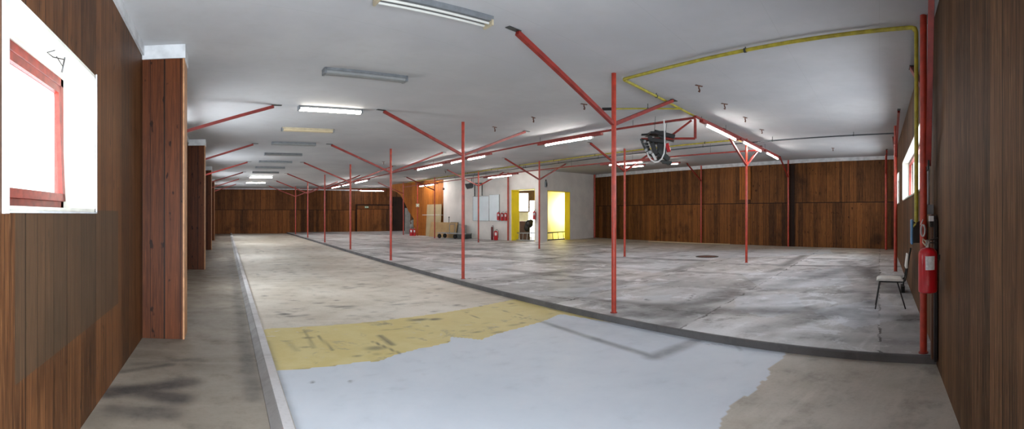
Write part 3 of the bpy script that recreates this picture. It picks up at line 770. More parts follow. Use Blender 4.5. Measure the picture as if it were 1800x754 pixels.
pipe([(13.0, 7.25, EYE + 2.3), (12.9, 32.5, EYE + 2.3)], .024, M['yellow_pipe'], 'yellow gas pipe running straight down the hall above the middle posts')
g2 = (13.35, rwy(13.35) + .1)
pipe([(g2[0], g2[1], EYE + 1.6), (g2[0], g2[1], EYE + 2.28), (13.2, 7.5, EYE + 2.22), (13.25, 32.0, EYE + 2.2)], .02, M['grey_pipe'], 'thin dark grey pipe from the right wall running beside the yellow one', 'steel_pipe')
p0 = Vector(G(1185, 590, 0) + (0,))
gb = pipe([(7.9, 5.72, EYE + 2.13), (6.9, 6.7, EYE + 2.1)], .016, M['yellow_pipe'], 'short yellow branch pipe ending above the hanging heater')
b = MB(); b.cyl((-.95, .93, -.03), (-1.15, 1.13, -.035), .03, n=10); b.build('valve', M['black'], gb)

# ------------------------------------------------------------------ hanging unit heater and its bracket
hb = empty('heater_bracket', (8.62, 5.9, EYE + 2.06), 0, 'small red triangular steel bracket hanging at the corner of the red rails', 'bracket')
e = Vector((-.56, 1.05, 0))
b = MB(); b.bar((0, 0, 0), (0, 0, -.42), .045, .045); b.build('upright', M['red_dark'], hb)
b = MB(); b.bar((0, 0, -.42), (e.x, e.y, -.40), .045, .045); b.build('arm', M['red_dark'], hb)
b = MB(); b.bar((-.02, .08, -.02), (e.x * .5, e.y * .5, -.40), .04, .04); b.build('diagonal', M['red_dark'], hb)
hd = 10.6; hx, hy = D(1163, hd); pxm = hd / F
ht = empty('unit_heater', (hx, hy, EYE), -az(1163), 'dismantled black unit heater with a white hose loop hanging under the ceiling', 'heater')
def hp(x, y, dd=0): return ((x - 1163) * pxm, dd, (YH - y) * pxm)      # local: x to the right, y away, z up
b = MB()
b.bar(hp(1127, 237, .0), hp(1150, 234.5, .05), .1, .035); b.bar(hp(1138, 236, .0), hp(1165, 233.5, .1), .5, .05); b.bar(hp(1150, 233.5, .1), hp(1186, 242.5, .1), .55, .09)
b.bar(hp(1158, 238, .1), hp(1167, 244, .1), .4, .08)
b.build('top_cover', M['black'], ht, bevel=.01)
b = MB(); b.bar(hp(1141, 246, .1), hp(1168, 249, .1), .4, .09); b.bar(hp(1146, 251, .1), hp(1153, 272, .1), .35, .1, up=(1, 0, 0)); b.bar(hp(1163, 246, .2), hp(1163, 276, .2), .3, .2, up=(1, 0, 0)); b.build('fan_housing', M['black'], ht, bevel=.01)
b = MB(); b.bar(hp(1126.5, 246, -.1), hp(1137, 268, -.1), .04, .03); b.bar(hp(1126.5, 246, -.1), hp(1140, 246, .1), .04, .03); b.bar(hp(1137, 268, -.1), hp(1152, 280, .0), .04, .03); b.bar(hp(1126.5, 246, .3), hp(1137, 268, .3), .04, .03)
b.build('cage_frame', M['dark_grey'], ht)
b = MB()
for k in range(5):
    b.bar(hp(1130 + 2.2 * k, 249 + 4.6 * k, -.08), hp(1136 + 1.6 * k, 247 + 4.9 * k, .12), .05, .045)
b.build_each('burner_plate', M['steel'], ht)
for x, y, r in ((1143, 244, .05), (1136, 265, .03), (1143, 269, .035), (1134, 250, .03)):
    b = MB(); b.cyl(hp(x, y, -.14), hp(x, y, .05), r, n=16); b.build('motor' if r > .04 else 'valve', M['black'] if r > .04 else M['steel'], ht, smooth=True)
b = MB(); b.bar(hp(1172, 251, .1), hp(1176, 266, .1), .12, .09, up=(1, 0, 0)); b.build('red_tank', M['ext_red'], ht, bevel=.015); bpy.data.objects['red_tank']['label'] = 'red gas valve body'
b = MB(); b.bar(hp(1157, 264, .1), hp(1176, 280, .1), .3, .1); b.bar(hp(1164, 283, .2), hp(1181, 285, .2), .25, .06); b.bar(hp(1150, 275, .2), hp(1176, 288, .2), .2, .03); b.build('tray', M['dark_grey'], ht, bevel=.006)
b = MB(); b.bar(hp(1147, 271, -.1), hp(1153, 282, -.1), .05, .05); b.build('white_bracket', M['white'], ht)
b = MB()
for s in (.0, .2): b.cyl(hp(1170, 236, s), hp(1172, 217, s), .006, n=6)
b.cyl(hp(1150, 235, .1), hp(1152, 203, .1), .005, n=6); b.build_each('hanger', M['dark_grey'], ht)
hs = [hp(1167, 213, -.2), hp(1168, 235, -.22), hp(1168.5, 258, -.22), hp(1167, 272, -.22), hp(1163, 281, -.22), hp(1157, 286, -.2), hp(1151, 286.5, -.2), hp(1145, 283, -.2), hp(1140, 276, -.18), hp(1138, 269, -.15)]
b = MB(); b.tube(hs, .016, 10); b.build('hose', M['white'], ht, smooth=True)

# black heater hung near the whiteboard, with bracket
p = (14.2, 26.0); pp = hit(824.5, (12.0, 24.2), (16.0, 25.0)); dd = math.hypot(*pp) / F
o = empty('wall_heater', (pp[0], pp[1], EYE), -az(824.5), 'small black fan heater hung above left of the whiteboard', 'heater')
f = lambda x, y, d=0: ((x - 824.5) * dd, d, (YH - y) * dd)
b = MB(); b.prism([(f(817, 0)[0], f(0, 323)[2]), (f(832, 0)[0], f(0, 322)[2]), (f(832.5, 0)[0], f(0, 328)[2]), (f(830, 0)[0], f(0, 330.5)[2]), (f(821, 0)[0], f(0, 332)[2]), (f(819, 0)[0], f(0, 329)[2])], 0, .45, 'y')
b.build('casing', M['black'], o, bevel=.01)
b = MB(); b.cyl(f(829, 322, .2), f(829, 313, .2), .018, n=8); b.cyl(f(832, 322, .2), f(832, 308, .2), .012, n=8); b.bar(f(824, 322, .2), f(833, 322, .2), .04, .04); b.build_each('hanger', M['dark_grey'], o)
b = MB()
for k in range(4): b.bar(f(820, 324 + 1.6 * k, -.012), f(830.5, 323.8 + 1.6 * k, -.012), .02, .012)
b.build_each('louvre', M['dark_grey'], o)
# inverted U pipe above the whiteboard
a1, a2 = hit(837, K, PA), hit(850, K, PA)
n1 = Vector((-.975, -.22, 0)) * .12
pipe([(a1[0] + n1.x, a1[1] + n1.y, zat(a1, 345)), (a1[0] + n1.x, a1[1] + n1.y, zat(a1, 322.5)), (a2[0] + n1.x, a2[1] + n1.y, zat(a2, 322.5)), (a2[0] + n1.x, a2[1] + n1.y, zat(a2, 344))], .035, M['dark_grey'],
     'dark inverted U pipe on the office wall above the whiteboard', 'vent_pipe')

# ------------------------------------------------------------------ ceiling hooks
hook_px = [(1228.5, 150, 'front right, first of four in a line right of the yellow pipe'), (1273.4, 182, 'second of four in a line right of the yellow pipe'), (1309.7, 206, 'third of four in a line right of the yellow pipe'),
           (1339, 227.5, 'small pale one at the far end of the line right of the yellow pipe'), (1464, 260, 'dark one alone before the boarded far wall'), (1026.5, 182.5, 'left of the tallest front post'), (937.5, 206, 'between the two nearest braces'),
           (869.5, 223, 'above the long red rail, right of the second front post'), (674, 284, 'just left of the third front post'), (783, 300, 'left of the second front post, behind the rail')]
for x, y, lb in hook_px:
    zc = 3.9
    for _ in range(6):
        d = F * (zc - EYE) / (YH - y); p = D(x, d); zc = ceil_z(p[0])
    o = empty('ceiling_hook', (p[0], p[1], zc), random.uniform(-.5, .5), 'rusty ceiling hook, ' + lb.replace('small pale one at','pale,'), 'hook', 'rusty ceiling hooks')
    b = MB(); b.box((0, 0, -.008), (.15, .03, .012)); b.build('plate', M['rust'], o)
    b = MB(); b.tube([(0, 0, -.01), (0, 0, -.05), (.02, 0, -.08), (.015, 0, -.11), (-.01, 0, -.1)], .013, 6); b.build('hook', M['rust'], o)

# ------------------------------------------------------------------ fire extinguishers
def extinguisher(loc, rotz, h, r, label, group, mat='ext_red', lab=True, hose=True, bracket=False, horn=False):
    o = empty('fire_extinguisher', loc, rotz, label, 'fire extinguisher', group)
    bh = h * .84
    b = MB(); b.lathe([(r * .8, 0), (r * .96, .008), (r, .025), (r, bh - r * .75), (r * .93, bh - r * .42), (r * .7, bh - r * .15), (r * .32, bh)], n=28); b.build('cylinder', M[mat], o, smooth=True)
    b = MB(); b.cyl((0, 0, bh - .005), (0, 0, bh + .04), .022, n=12); b.box((0, 0, bh + .05), (.035, .035, .035)); v = b.build('valve', M['steel'], o)
    b = MB(); b.bar((-.01, 0, bh + .06), (.1, 0, bh + .085), .02, .01); b.bar((-.01, 0, bh + .045), (.09, 0, bh + .04), .02, .01); b.build('handle', M['black'], o)
    if lab:
        b = MB(); n = 8; w = .5; rr_ = r + .0015; z0, z1 = bh * .52, bh * .82
        vs = [[b.bm.verts.new((rr_ * math.sin(-w + 2 * w * k / n), -rr_ * math.cos(-w + 2 * w * k / n), z)) for k in range(n + 1)] for z in (z0, z1)]
        for k in range(n): b.bm.faces.new((vs[0][k], vs[0][k + 1], vs[1][k + 1], vs[1][k]))
        b.build('label_sticker', M['label'], o)
    if hose:
        b = MB(); b.tube([(0.02, 0, bh + .05), (r * .8, 0, bh + .05), (r + .03, 0, bh - .04), (r + .025, 0, bh * .6), (r + .018, 0, bh * .25)], .011, 8); b.build('hose', M['rubber'], o, smooth=True)
    if bracket:
        b = MB(); b.box((0, r + .012, bh * .75), (.05, .02, .16)); b.tube([((r + .004) * math.cos(t), (r + .004) * math.sin(t), bh * .7) for t in [k * PI / 12 for k in range(13)]], .004, 5); b.build_each('bracket', M['dark_grey'], o)
    return o
xE = 1631; ed = 4.42; ex, ey = D(xE, ed)
bot = EYE - (514 - YH) * ed / F
ext = extinguisher((ex, ey, bot), -az(xE) + .25, .49, .088, 'large red fire extinguisher with a pale label hung low on the right wall', None, bracket=False, hose=False)
# bracket to the wall
bw = ey - rwy(ex)
b = MB(); b.bar((.085, .0, .32), (.085 + bw * .0 + .03, .0, .32), .03, .05)
b.build_each('bracket', M['dark_grey'], ext)
b = MB(); b.tube([(-.01, 0, .455), (-.045, .0, .49), (-.05, -.01, .46), (-.03, -.05, .43)], .007, 6); b.build('pressure_hose', M['beige_plastic'], ext, smooth=True)
b = MB(); b.tube([(.085, .03, .39), (.1, .04, .3), (.1, .04, .1)], .008, 6); b.build('hose', M['rubber'], ext, smooth=True)
# far ones
def wallpt(x, off): h = hit(x, K, PA); return (h[0] - .975 * off, h[1] - .22 * off)
w3 = [(879, 387, .55, 'left one of the three extinguishers hung on the office wall beside the whiteboard'), (885.5, 388, .55, 'middle one of the three extinguishers hung beside the whiteboard'), (891.5, 388, .55, 'right one of the three extinguishers hung by the red post beside the whiteboard')]
for x, y, h, lb in w3:
    p = wallpt(x, .14); extinguisher((p[0], p[1], zat(p, y)), -az(x), h, .09, lb, 'extinguishers hung on the office wall', bracket=True, hose=False)
b = MB()
p = wallpt(873.5, .4); q = G(873.5, 422.8, STEP); extinguisher((p[0], p[1], STEP), -az(874), .93, .07, 'tall slim dark red gas bottle standing at the office wall under the whiteboard', 'extinguishers standing at the office wall', mat='ext_dark', lab=False)
p = wallpt(880.5, .42); extinguisher((p[0], p[1], STEP), -az(880), .66, .125, 'fat red fire extinguisher standing at the office wall beside the slim dark bottle', 'extinguishers standing at the office wall')
kc = hit(942, K, PA); p = (kc[0] - .14, kc[1] - .03)
extinguisher((p[0] , p[1], zat(p, 386)), -az(941), .55, .08, 'red extinguisher hung on the office corner between the yellow doorways', None, bracket=True, hose=False)
for x, lb in ((722.8, 'left one of two red extinguishers standing by the cut-out of the partition'), (728.5, 'right one of two red extinguishers standing by the cut-out of the partition')):
    p = G(x, 414.6, STEP); extinguisher((p[0], p[1], STEP), -az(x), .6, .11, lb, 'extinguishers by the partition', hose=False)

# ------------------------------------------------------------------ things along the office wall
oang = math.atan2(K[1] - PA[1], K[0] - PA[0])
def onwall(x, off=.0): h = hit(x, K, PA); return Vector((h[0] - .975 * off, h[1] - .2205 * off, 0))
def wall_slab(name, x0, x1, z0, z1, th, mat, off=.0, lean=0, parent=None):
    a, c = onwall(x0, off), onwall(x1, off); L = (c - a).length
    b = MB(); b.lohi((0, -th, 0), (L, 0, z1 - z0)); o = b.build(name, mat, parent, loc=(a.x, a.y, z0), rotz=oang)
    if lean: o.rotation_euler.x = lean
    return o, a, L
zb0, zb1 = 1.19, 2.72
for x0, x1, dz, lb in ((832, 860.5, 0, 'left panel of the white board, under the inverted U pipe'), (860.8, 878.3, .06, 'right panel of the white board beside the hung extinguishers')):
    a, c = onwall(x0, .02), onwall(x1, .02); L = (c - a).length
    o = empty('whiteboard', (a.x, a.y, zb0), oang, lb, 'whiteboard', 'white boards on the office wall')
    b = MB(); b.lohi((0.02, -.02, .02), (L - .02, 0, zb1 - zb0 + dz - .02)); b.build('panel', M['whiteboard'], o)
    b = MB(); H = zb1 - zb0 + dz; b.lohi((0, -.035, H - .03), (L, .0, H)); b.lohi((0, -.03, 0), (L, 0, .02)); b.lohi((0, -.03, 0), (.02, 0, H)); b.lohi((L - .02, -.03, 0), (L, 0, H)); b.build('frame', M['steel'], o)
# tall leaning sheet and low sheet
o, a, L = wall_slab('hardboard_sheet', 753, 778.5, STEP, STEP + 2.2, .02, M['board2'], off=.22, lean=-.06)
tag(o, 'tall pale hardboard sheet leaning on the wooden partition', 'board', 'hardboard sheets')
a, c = onwall(749, .3), onwall(779.5, .3)
o = empty('wall_rail', (a.x, a.y, 1.55), oang, 'thin white horizontal rail across the tall hardboard sheet', 'rail')
b = MB(); b.cyl((0, -.02, 0), ((c - a).length, -.02, 0), .016, n=8); b.build('bar', M['white'], o); b = MB(); L_ = (c - a).length
for u in (.05, L_ - .05): b.cyl((u, -.02, 0), (u, .3, 0), .012, n=6)
b.build_each('bracket', M['white'], o)
o, a, L = wall_slab('hardboard_sheet', 766.5, 813.5, STEP, STEP + 1.0, .025, M['board'], off=.6, lean=-.18)
tag(o, 'wide low brown hardboard sheet standing in front of the white wall', 'board', 'hardboard sheets')
o, a, L = wall_slab('metal_sheet', 799.5, 813, STEP, STEP + 1.02, .01, M['dark_grey'], off=.5, lean=-.16)
tag(o, 'dark grey metal sheet behind the right end of the low hardboard', 'sheet')
a = onwall(796.2, .35); o = empty('iron_rod', (a.x, a.y, STEP), oang, 'thin dark iron rod standing up behind the low hardboard sheet', 'rod')
b = MB(); b.cyl((0, 0, 0), (0.02, 0, 1.36), .022, n=8); b.build('shaft', M['dark_grey'], o); b = MB(); b.cyl((.02, 0, 1.3), (.02, 0, 1.36), .04, n=8); b.build('knob', M['dark_grey'], o)
# flat trolley
a, c = onwall(799, 1.15), onwall(840, .75); L = (c - a).length; ang = math.atan2(c.y - a.y, c.x - a.x)
o = empty('flat_trolley', (a.x, a.y, STEP), ang, 'low grey flat trolley on black wheels beside the hardboard sheets', 'trolley')
b = MB(); b.lohi((0, -.3, .3), (L, .3, .36)); b.lohi((-.1, -.3, .33), (.5, -.27, .35)); b.build('platform', M['steel'], o)
for u in (.12, L * .62):
    for s in (-.26, .26):
        b = MB(); b.cyl((u, s - .03, .14), (u, s + .03, .14), .14, n=18); b.build('wheel', M['rubber'], o, smooth=True)
b = MB(); b.lohi((L * .7, -.28, .03), (L, .28, .3)); b.build('drawer_box', M['dark_grey'], o)
b = MB(); b.cyl((L * .42, -.25, .36), (L * .42, -.25, .9), .02, n=8); b.cyl((L * .42, .25, .36), (L * .42, .25, .9), .02, n=8); b.cyl((L * .42, -.25, .9), (L * .42, .25, .9), .02, n=8); b.build('push_bar', M['steel'], o)
a = onwall(816, .3); o, a, L2 = wall_slab('grey_carton', 815, 825.5, STEP + .0, STEP + .84, .2, M['cardboard'], off=.25)
tag(o, 'pale grey carton standing at the white wall behind the trolley', 'box')
# small box on wall and speaker-like lamp
o = empty('alarm_bell', (0, 0, 0), 0, 'small grey alarm lamp on the office corner above the doorways', 'lamp')
h = hit(958, K, OC); o.location = (h[0] + .02, h[1] - .06, zat(h, 324)); o.rotation_euler.z = math.atan(.285)
b = MB(); b.box((0, 0, 0), (.13, .1, .32)); b.build('body', M['galv'], o, bevel=.02); b = MB(); b.cyl((0, 0, .15), (0, 0, .26), .035, n=10); b.build('neck', M['dark_grey'], o); b = MB(); b.box((0, -.055, -.02), (.09, .02, .16)); b.build('lens', M['dark_grey'], o)
h = onwall(781, .03); o = empty('wall_lamp', (h.x, h.y, zat(h, 332)), oang, 'small dark lamp on the white wall where it meets the wooden partition', 'lamp')
b = MB(); b.sph((0, -.06, 0), .08, (1, .8, 1.1)); b.build('bulb_guard', M['rust'], o, smooth=True); b = MB(); b.box((0, -.01, 0), (.1, .02, .12)); b.build('base', M['dark_grey'], o)
o = empty('switch_box', (bx[0] - .03, bx[1] - .07, zat(bx, 361)), -az(734), 'small white switch box fixed to the red post at the wooden partition', 'switch box')
b = MB(); b.box((0, 0, 0), (.24, .06, .24)); b.build('casing', M['beige_plastic'], o, bevel=.015); b = MB(); b.cyl((0, -.03, 0), (0, -.05, 0), .05, n=12); b.build('dial', M['white'], o)
# exit plate on the end wall
h = hit(644, EW0, EW1); o = empty('exit_sign', (h[0], h[1] - .07, zat(h, 364)), eang, 'small pale green exit plate on the end wall above the wooden door', 'sign')
b = MB(); b.box((0, 0, 0), (.36, .02, .16)); b.build('plate', M['green'], o); b = MB(); b.prism([(.04, -.02), (.12, -.02), (.12, -.05), (.17, 0), (.12, .05), (.12, .02), (.04, .02)], -.013, -.016, 'y'); b.box((-.08, -.014, .0), (.05, .004, .09)); b.build_each('arrow', M['white'], o)
# grey locker seen in the cut-out
h = G(716.5, 411.5, STEP); h2 = D(716.5, 37.5); o = empty('metal_locker', (h2[0], h2[1], STEP), -az(716.5), 'grey metal locker standing behind the partition cut-out', 'locker')
b = MB(); b.box((0, .2, 1.0), (.42, .4, 2.0)); b.build('casing', M['cardboard'], o, bevel=.01); b = MB(); b.box((.14, -.01, 1.0), (.015, .02, .16)); b.build('handle', M['dark_grey'], o)
h2 = D(724.5, 37.2); o = empty('rubble_sack', (h2[0], h2[1], STEP), 0, 'pale lumpy sack pile behind the partition cut-out beside the locker', 'sack')
b = MB(); b.sph((0, 0, .25), .26, (1, 1, 1)); b.sph((.02, 0, .62), .22, (1, 1, .95)); b.sph((.05, 0, .95), .16); b.build('sacking', M['cardboard'], o, smooth=True)
b = MB(); b.cyl((0, 0, 1.08), (.02, 0, 1.2), .05, .02, n=8); b.build('tie', M['dark_grey'], o)

# ladders in the doorways
def ladder(P, Q, h, rungs, mat, label, tilt=0):
    P, Q = Vector((*P, STEP)), Vector((*Q, STEP)); L = (Q - P).length
    o = empty('ladder', P, math.atan2(Q.y - P.y, Q.x - P.x), label, 'ladder', 'ladders lying on their side in the doorways')
    for z in (.03, h):
        b = MB(); b.bar((0, -(z > .1) * -tilt, z), (L, -(z > .1) * -tilt, z + (.05 if z > .1 else 0)), .03, .06); b.build('rail', mat, o)
    for k in range(rungs):
        u = L * (k + .5) / rungs
        b = MB(); b.cyl((u, 0, .03), (u, tilt, h + .03), .018, n=8); b.build('rung', mat, o)
    return o
m2 = Vector((-.27, .96))
l0 = (d2l[0] - .1 + m2.x * .5, d2l[1] + m2.y * .5); l1 = (d2r[0] + .2 + m2.x * .45, d2r[1] + m2.y * .45)
ladder(l0, l1, .42, 5, M['dark_grey'], 'grey metal ladder lying on its side in the right yellow doorway', .05)
i1 = Vector((.975, .22))
l0 = (d1l[0] + i1.x * .35, d1l[1] + i1.y * .35 - .1); l1 = (d1r[0] + i1.x * .3, d1r[1] + i1.y * .3 + .1)
ladder(l0, l1, .42, 5, M['steel'], 'pale aluminium ladder lying on its side in the left yellow doorway', .05)
# cabinet + bag behind left doorway
q = D(922.5, 28.6); o = empty('low_cabinet', (q[0], q[1], STEP), -az(922.5), 'dark brown cabinet seen through the left yellow doorway', 'cabinet')
b = MB(); b.box((0, .2, .55), (.62, .4, 1.1)); b.build('body', M['brown'], o, bevel=.01); b = MB(); b.box((0, -.01, .55), (.56, .02, 1.0)); b.build('door', M['brown'], o); b = MB(); b.box((.2, -.03, .6), (.02, .02, .14)); b.build('handle', M['steel'], o)
q = D(930, 28.0); o = empty('black_coat', (q[0], q[1], STEP), -az(930), 'black jacket bundled over a stand in the left yellow doorway', 'jacket')
b = MB(); b.cyl((0, 0, 0), (0, 0, .8), .02, n=8); b.build('stand', M['dark_grey'], o); b = MB(); b.sph((0, 0, .95), .24, (1, .6, 1)); b.sph((-.12, 0, .75), .18, (1, .6, 1.4)); b.sph((.1, 0, 1.08), .14, (1.1, .6, 1)); b.build('cloth', M['black'], o, smooth=True)

# ------------------------------------------------------------------ chair by the right wall
cx, cy = 7.70, rwy(7.70) + .42
ch = empty('chair', (cx, cy, STEP), RA, 'white vinyl seated chair with thin black steel legs against the right wall', 'chair')
# local frame: +y is into the room (front), -y towards the wall
b = MB()
n = 14; top = []
prof = [(-.2, .455), (-.17, .475), (0, .485), (.15, .49), (.205, .48), (.225, .462), (.225, .45), (-.2, .435)]
lo = [b.bm.verts.new((-.19, y, z)) for y, z in prof]; hi = [b.bm.verts.new((.19, y, z)) for y, z in prof]
b.bm.faces.new(lo); b.bm.faces.new(hi)
for k in range(len(prof)): b.bm.faces.new((lo[k], lo[(k + 1) % len(prof)], hi[(k + 1) % len(prof)], hi[k]))
b.build('seat', M['chair_seat'], ch, bevel=.012)
b = MB(); prof = [(-.235, .64), (-.262, .86), (-.285, .865), (-.275, .64)]
lo = [b.bm.verts.new((-.18, y, z)) for y, z in prof]; hi = [b.bm.verts.new((.18, y, z)) for y, z in prof]
b.bm.faces.new(lo); b.bm.faces.new(hi)
for k in range(4): b.bm.faces.new((lo[k], lo[(k + 1) % 4], hi[(k + 1) % 4], hi[k]))
b.build('backrest', M['chair_seat'], ch, bevel=.01)
for s in (-1, 1):
    b = MB(); b.cyl((s * .17, .17, .44), (s * .19, .245, 0), .011, n=10); b.build('leg', M['black'], ch, smooth=True)
    b = MB(); b.cyl((s * .17, -.1, .44), (s * .19, -.235, 0), .011, n=10); b.build('leg', M['black'], ch, smooth=True)
    b = MB(); b.tube([(s * .165, .18, .435), (s * .165, -.18, .425), (s * .165, -.235, .45), (s * .165, -.27, .66), (s * .165, -.295, .84)], .012, 8); b.build('back_frame', M['black'], ch, smooth=True)
b = MB(); b.bar((-.17, .17, .43), (.17, .17, .43), .02, .02); b.bar((-.17, -.12, .43), (.17, -.12, .43), .02, .02); b.build_each('seat_frame', M['black'], ch)
# broom leaning against the wall
b0 = Vector((9.3, rwy(9.3) + .14, STEP)); b1 = Vector((7.95, rwy(7.95) + .07, 1.02))
o = empty('broom', b0, 0, 'black handled broom leaning against the right wall behind the chair', 'broom')
b = MB(); b.cyl((0, 0, .1), b1 - b0, .016, n=10); b.build('handle', M['black'], o, smooth=True)
b = MB(); b.box((0, 0, .06), (.34, .07, .12), Matrix.Rotation(RA, 3, 'Z')); b.build('brush_head', M['rubber'], o)
t = (b1 - b0) * .28; b = MB(); b.cyl(t + Vector((0, 0, .075)), t * 1.06 + Vector((0, 0, .075)), .02, n=10); b.build('white_glint', M['white'], o)  # white ring painted on as the light reflected off the handle

# ------------------------------------------------------------------ fittings on the right wall
gm = empty('gas_meter', (6.0, rwy(6.0) + .1, EYE - .37), RA, 'blue and black gas meter box on the right wall under the yellow pipe', 'meter')
b = MB(); b.lohi((-.1, -.09, .02), (.1, .075, .29)); b.build('casing', M['black'], gm, bevel=.008)
b = MB(); b.lohi((-.1, .075, .0), (.1, .10, .31)); b.build('front_cover', M['blue'], gm, bevel=.01)
b = MB(); b.tube([(-.15, .03, .33), (-.19, .05, .25), (-.13, .07, .22), (-.08, .05, .28), (-.15, .03, .33)], .008, 6); b.build('yellow_tie', M['yellow_pipe'], gm, smooth=True)
jb = empty('junction_box', (5.28, rwy(5.28), EYE - .02), RA, 'grey junction box on the right wall above the fire extinguisher', 'junction box')
b = MB(); b.lohi((-.06, 0, .02), (.06, .13, .13)); b.build('box', M['galv'], jb, bevel=.005); b = MB(); b.lohi((-.055, .13, .025), (.055, .136, .125)); b.build('lid', M['beige_plastic'], jb)
sk = empty('wall_socket', (5.0, rwy(5.0), EYE - .13), RA, 'black and white wall socket under the grey junction box', 'socket')
b = MB(); b.lohi((-.05, 0, 0), (.05, .07, .12)); b.build('base', M['black'], sk, bevel=.005); b = MB(); b.lohi((-.051, .03, .06), (.02, .075, .115)); b.build('cover', M['white'], sk); b = MB(); b.cyl((-.052, .04, .03), (-.065, .04, .03), .02, n=12); b.build('plug', M['black'], sk)
cc = empty('cable_coil', (5.12, rwy(5.12) + .12, EYE - .17), RA, 'coil of white cable hanging above the fire extinguisher', 'cable')
b = MB()
for k in range(4): b.tube([(-.01 * k, .0 + .022 * math.cos(a) + .004 * k, .062 * math.sin(a)) for a in [i * 2 * PI / 20 for i in range(21)]], .006, 6)
b.build('loop', M['white'], cc, smooth=True); b = MB(); b.tube([(0, .03, .06), (.05, 0, .12), (.06, -.03, .16)], .006, 6); b.build('lead', M['white'], cc)
cd_ = pipe([(5.4, rwy(5.4) + .045, EYE + .11), (5.4, rwy(5.4) + .045, 3.72)], .022, M['white_trim'], 'pale vertical conduit pipe on the right wall above the junction box', 'conduit_pipe')
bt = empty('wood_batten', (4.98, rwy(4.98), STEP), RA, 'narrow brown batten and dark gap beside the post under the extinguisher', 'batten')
b = MB(); b.lohi((0, 0, 0), (.1, .05, 1.5)); b.build('batten', M['brown'], bt); b = MB(); b.lohi((-.09, 0, 0), (0, .03, 1.45)); b.lohi((.1, 0, 0), (.18, .03, 1.45)); b.build('dark_gap', M['black'], bt)  # black slabs stand in for the shaded gaps either side of the batten
# wire on the window soffit
wy = 3.0; o = empty('wire_hook', (-1.17, 3.2, WZ1 - .025), 0, 'bent black wire hanging from the top of the tilted window opening', 'wire')
b = MB(); b.tube([(0, 0, 0), (.03, .05, -.06), (.06, .0, -.03), (.02, -.12, -.045), (.0, -.18, -.03), (.05, -.16, -.015)], .004, 6); b.build('strand', M['black'], o); b = MB(); b.cyl((.05, .04, .0), (.02, .06, -.1), .006, n=6); b.build('tail', M['black'], o)
# drain cover
q = G(1243, 451.3, STEP); o = empty('drain_cover', (q[0], q[1], STEP), 0, 'round rusty drain cover set in the floor near the middle posts', 'drain cover')
b = MB(); b.cyl((0, 0, 0.0), (0, 0, .012), .34, n=32); b.build('lid', M['rust'], o)
b = MB()
for k in range(32): a0, a1_ = k * PI / 16, (k + 1) * PI / 16; b.bar((.38 * math.cos(a0), .38 * math.sin(a0), .008), (.38 * math.cos(a1_), .38 * math.sin(a1_), .008), .05, .016)
b.build('ring', M['dark_grey'], o)
# long timber lath by the far wall
q0, q1 = G(1142, 424.5, STEP), G(1285, 429.5, STEP)
o = empty('timber_lath', (q0[0] - .1, q0[1], STEP), math.atan2(q1[1] - q0[1], q1[0] - q0[0]), 'long pale timber lath lying on the floor along the far wall', 'lath')
b = MB(); b.lohi((0, -.03, 0), (dist(q0, q1), .03, .03)); b.build('plank', M['board2'], o)

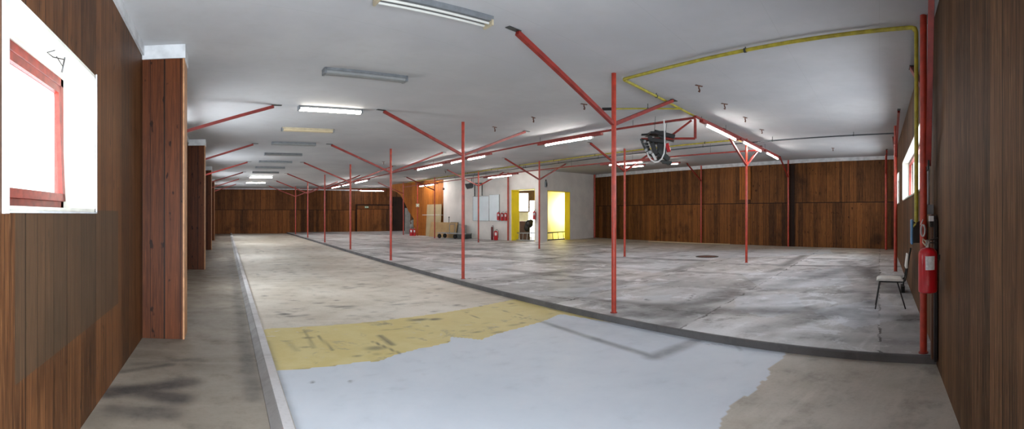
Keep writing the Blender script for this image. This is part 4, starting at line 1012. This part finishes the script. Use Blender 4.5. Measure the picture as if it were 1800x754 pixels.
# ------------------------------------------------------------------ light
def area(name, loc, direction, w, h, power, col=(1, 1, 1)):
    l = bpy.data.lights.new(name, 'AREA'); l.shape = 'RECTANGLE'; l.size = w; l.size_y = h; l.energy = power; l.color = col
    o = bpy.data.objects.new(name, l); C.objects.link(o); o.location = loc
    o.rotation_euler = Vector(direction).to_track_quat('-Z', 'Z').to_euler(); return o
COOL = (.84, .92, 1.0)
for i, (a, c) in enumerate(lw_wins):
    area('daylight', (lw(a) - .42, (a + c) / 2, (WZ0 + WZ1) / 2), (1, 0, -.3), c - a + .6, WZ1 - WZ0 + .4, 330 if i else 26, COOL)
nrm = Vector((-SK, 1, 0)).normalized()
for l0, l1, pw in ((5.75, 12.3, 210), (14.8, 19.0, 200)):
    m = (l0 + l1) / 2; q = Vector((m, rwy(m), (rz0 + rz1) / 2)) - nrm * .4
    area('daylight', q, (nrm.x, nrm.y, -.1), (l1 - l0) + .4, rz1 - rz0 + .4, pw, COOL)
q = Vector((.2, rwy(.2), 1.25)) - nrm * .4; area('daylight', q, (nrm.x, nrm.y, 0), 2.0, 2.6, 500, COOL)  # lamp outside the added door, brightens the foreground floor
area('daylight', (20.9, 23.6, 1.9), (-.9, .4, .0), 1.2, 2.4, 130, (1, .98, .92))  # lamp added inside the windowless office room to brighten its yellow wall
area('daylight', (18.3, 26.4, 2.2), (-.3, -1, 0), 2.0, 1.6, 60, (1, 1, 1))
wd = bpy.data.worlds.new('sky'); bpy.context.scene.world = wd; wd.use_nodes = True
wd.node_tree.nodes['Background'].inputs[0].default_value = (.9, .95, 1, 1); wd.node_tree.nodes['Background'].inputs[1].default_value = 1.7

# ------------------------------------------------------------------ camera: a cylindrical panorama, as the photograph is
cam = bpy.data.cameras.new('camera'); co = bpy.data.objects.new('camera', cam); C.objects.link(co)
cam.type = 'PANO'
try: tgt = cam; cam.panorama_type = 'CENTRAL_CYLINDRICAL'
except Exception: tgt = cam.cycles; tgt.panorama_type = 'CENTRAL_CYLINDRICAL'
tgt.central_cylindrical_range_u_min = -900 / F; tgt.central_cylindrical_range_u_max = 900 / F
tgt.central_cylindrical_range_v_min = -377 / F; tgt.central_cylindrical_range_v_max = 377 / F
tgt.central_cylindrical_radius = 1.0
co.location = (0, 0, EYE); co.rotation_euler = (PI / 2, 0, -az(900)); cam.clip_start = .02; cam.clip_end = 200
sc = bpy.context.scene; sc.camera = co
sc.view_settings.view_transform = 'Standard'; sc.view_settings.look = 'None'; sc.view_settings.gamma = 1; sc.view_settings.use_curve_mapping = False
sc.view_settings.exposure = 0.72
try:
    sc.cycles.use_denoising = True; sc.cycles.max_bounces = 10; sc.cycles.diffuse_bounces = 6; sc.cycles.sample_clamp_indirect = 8
except Exception: pass
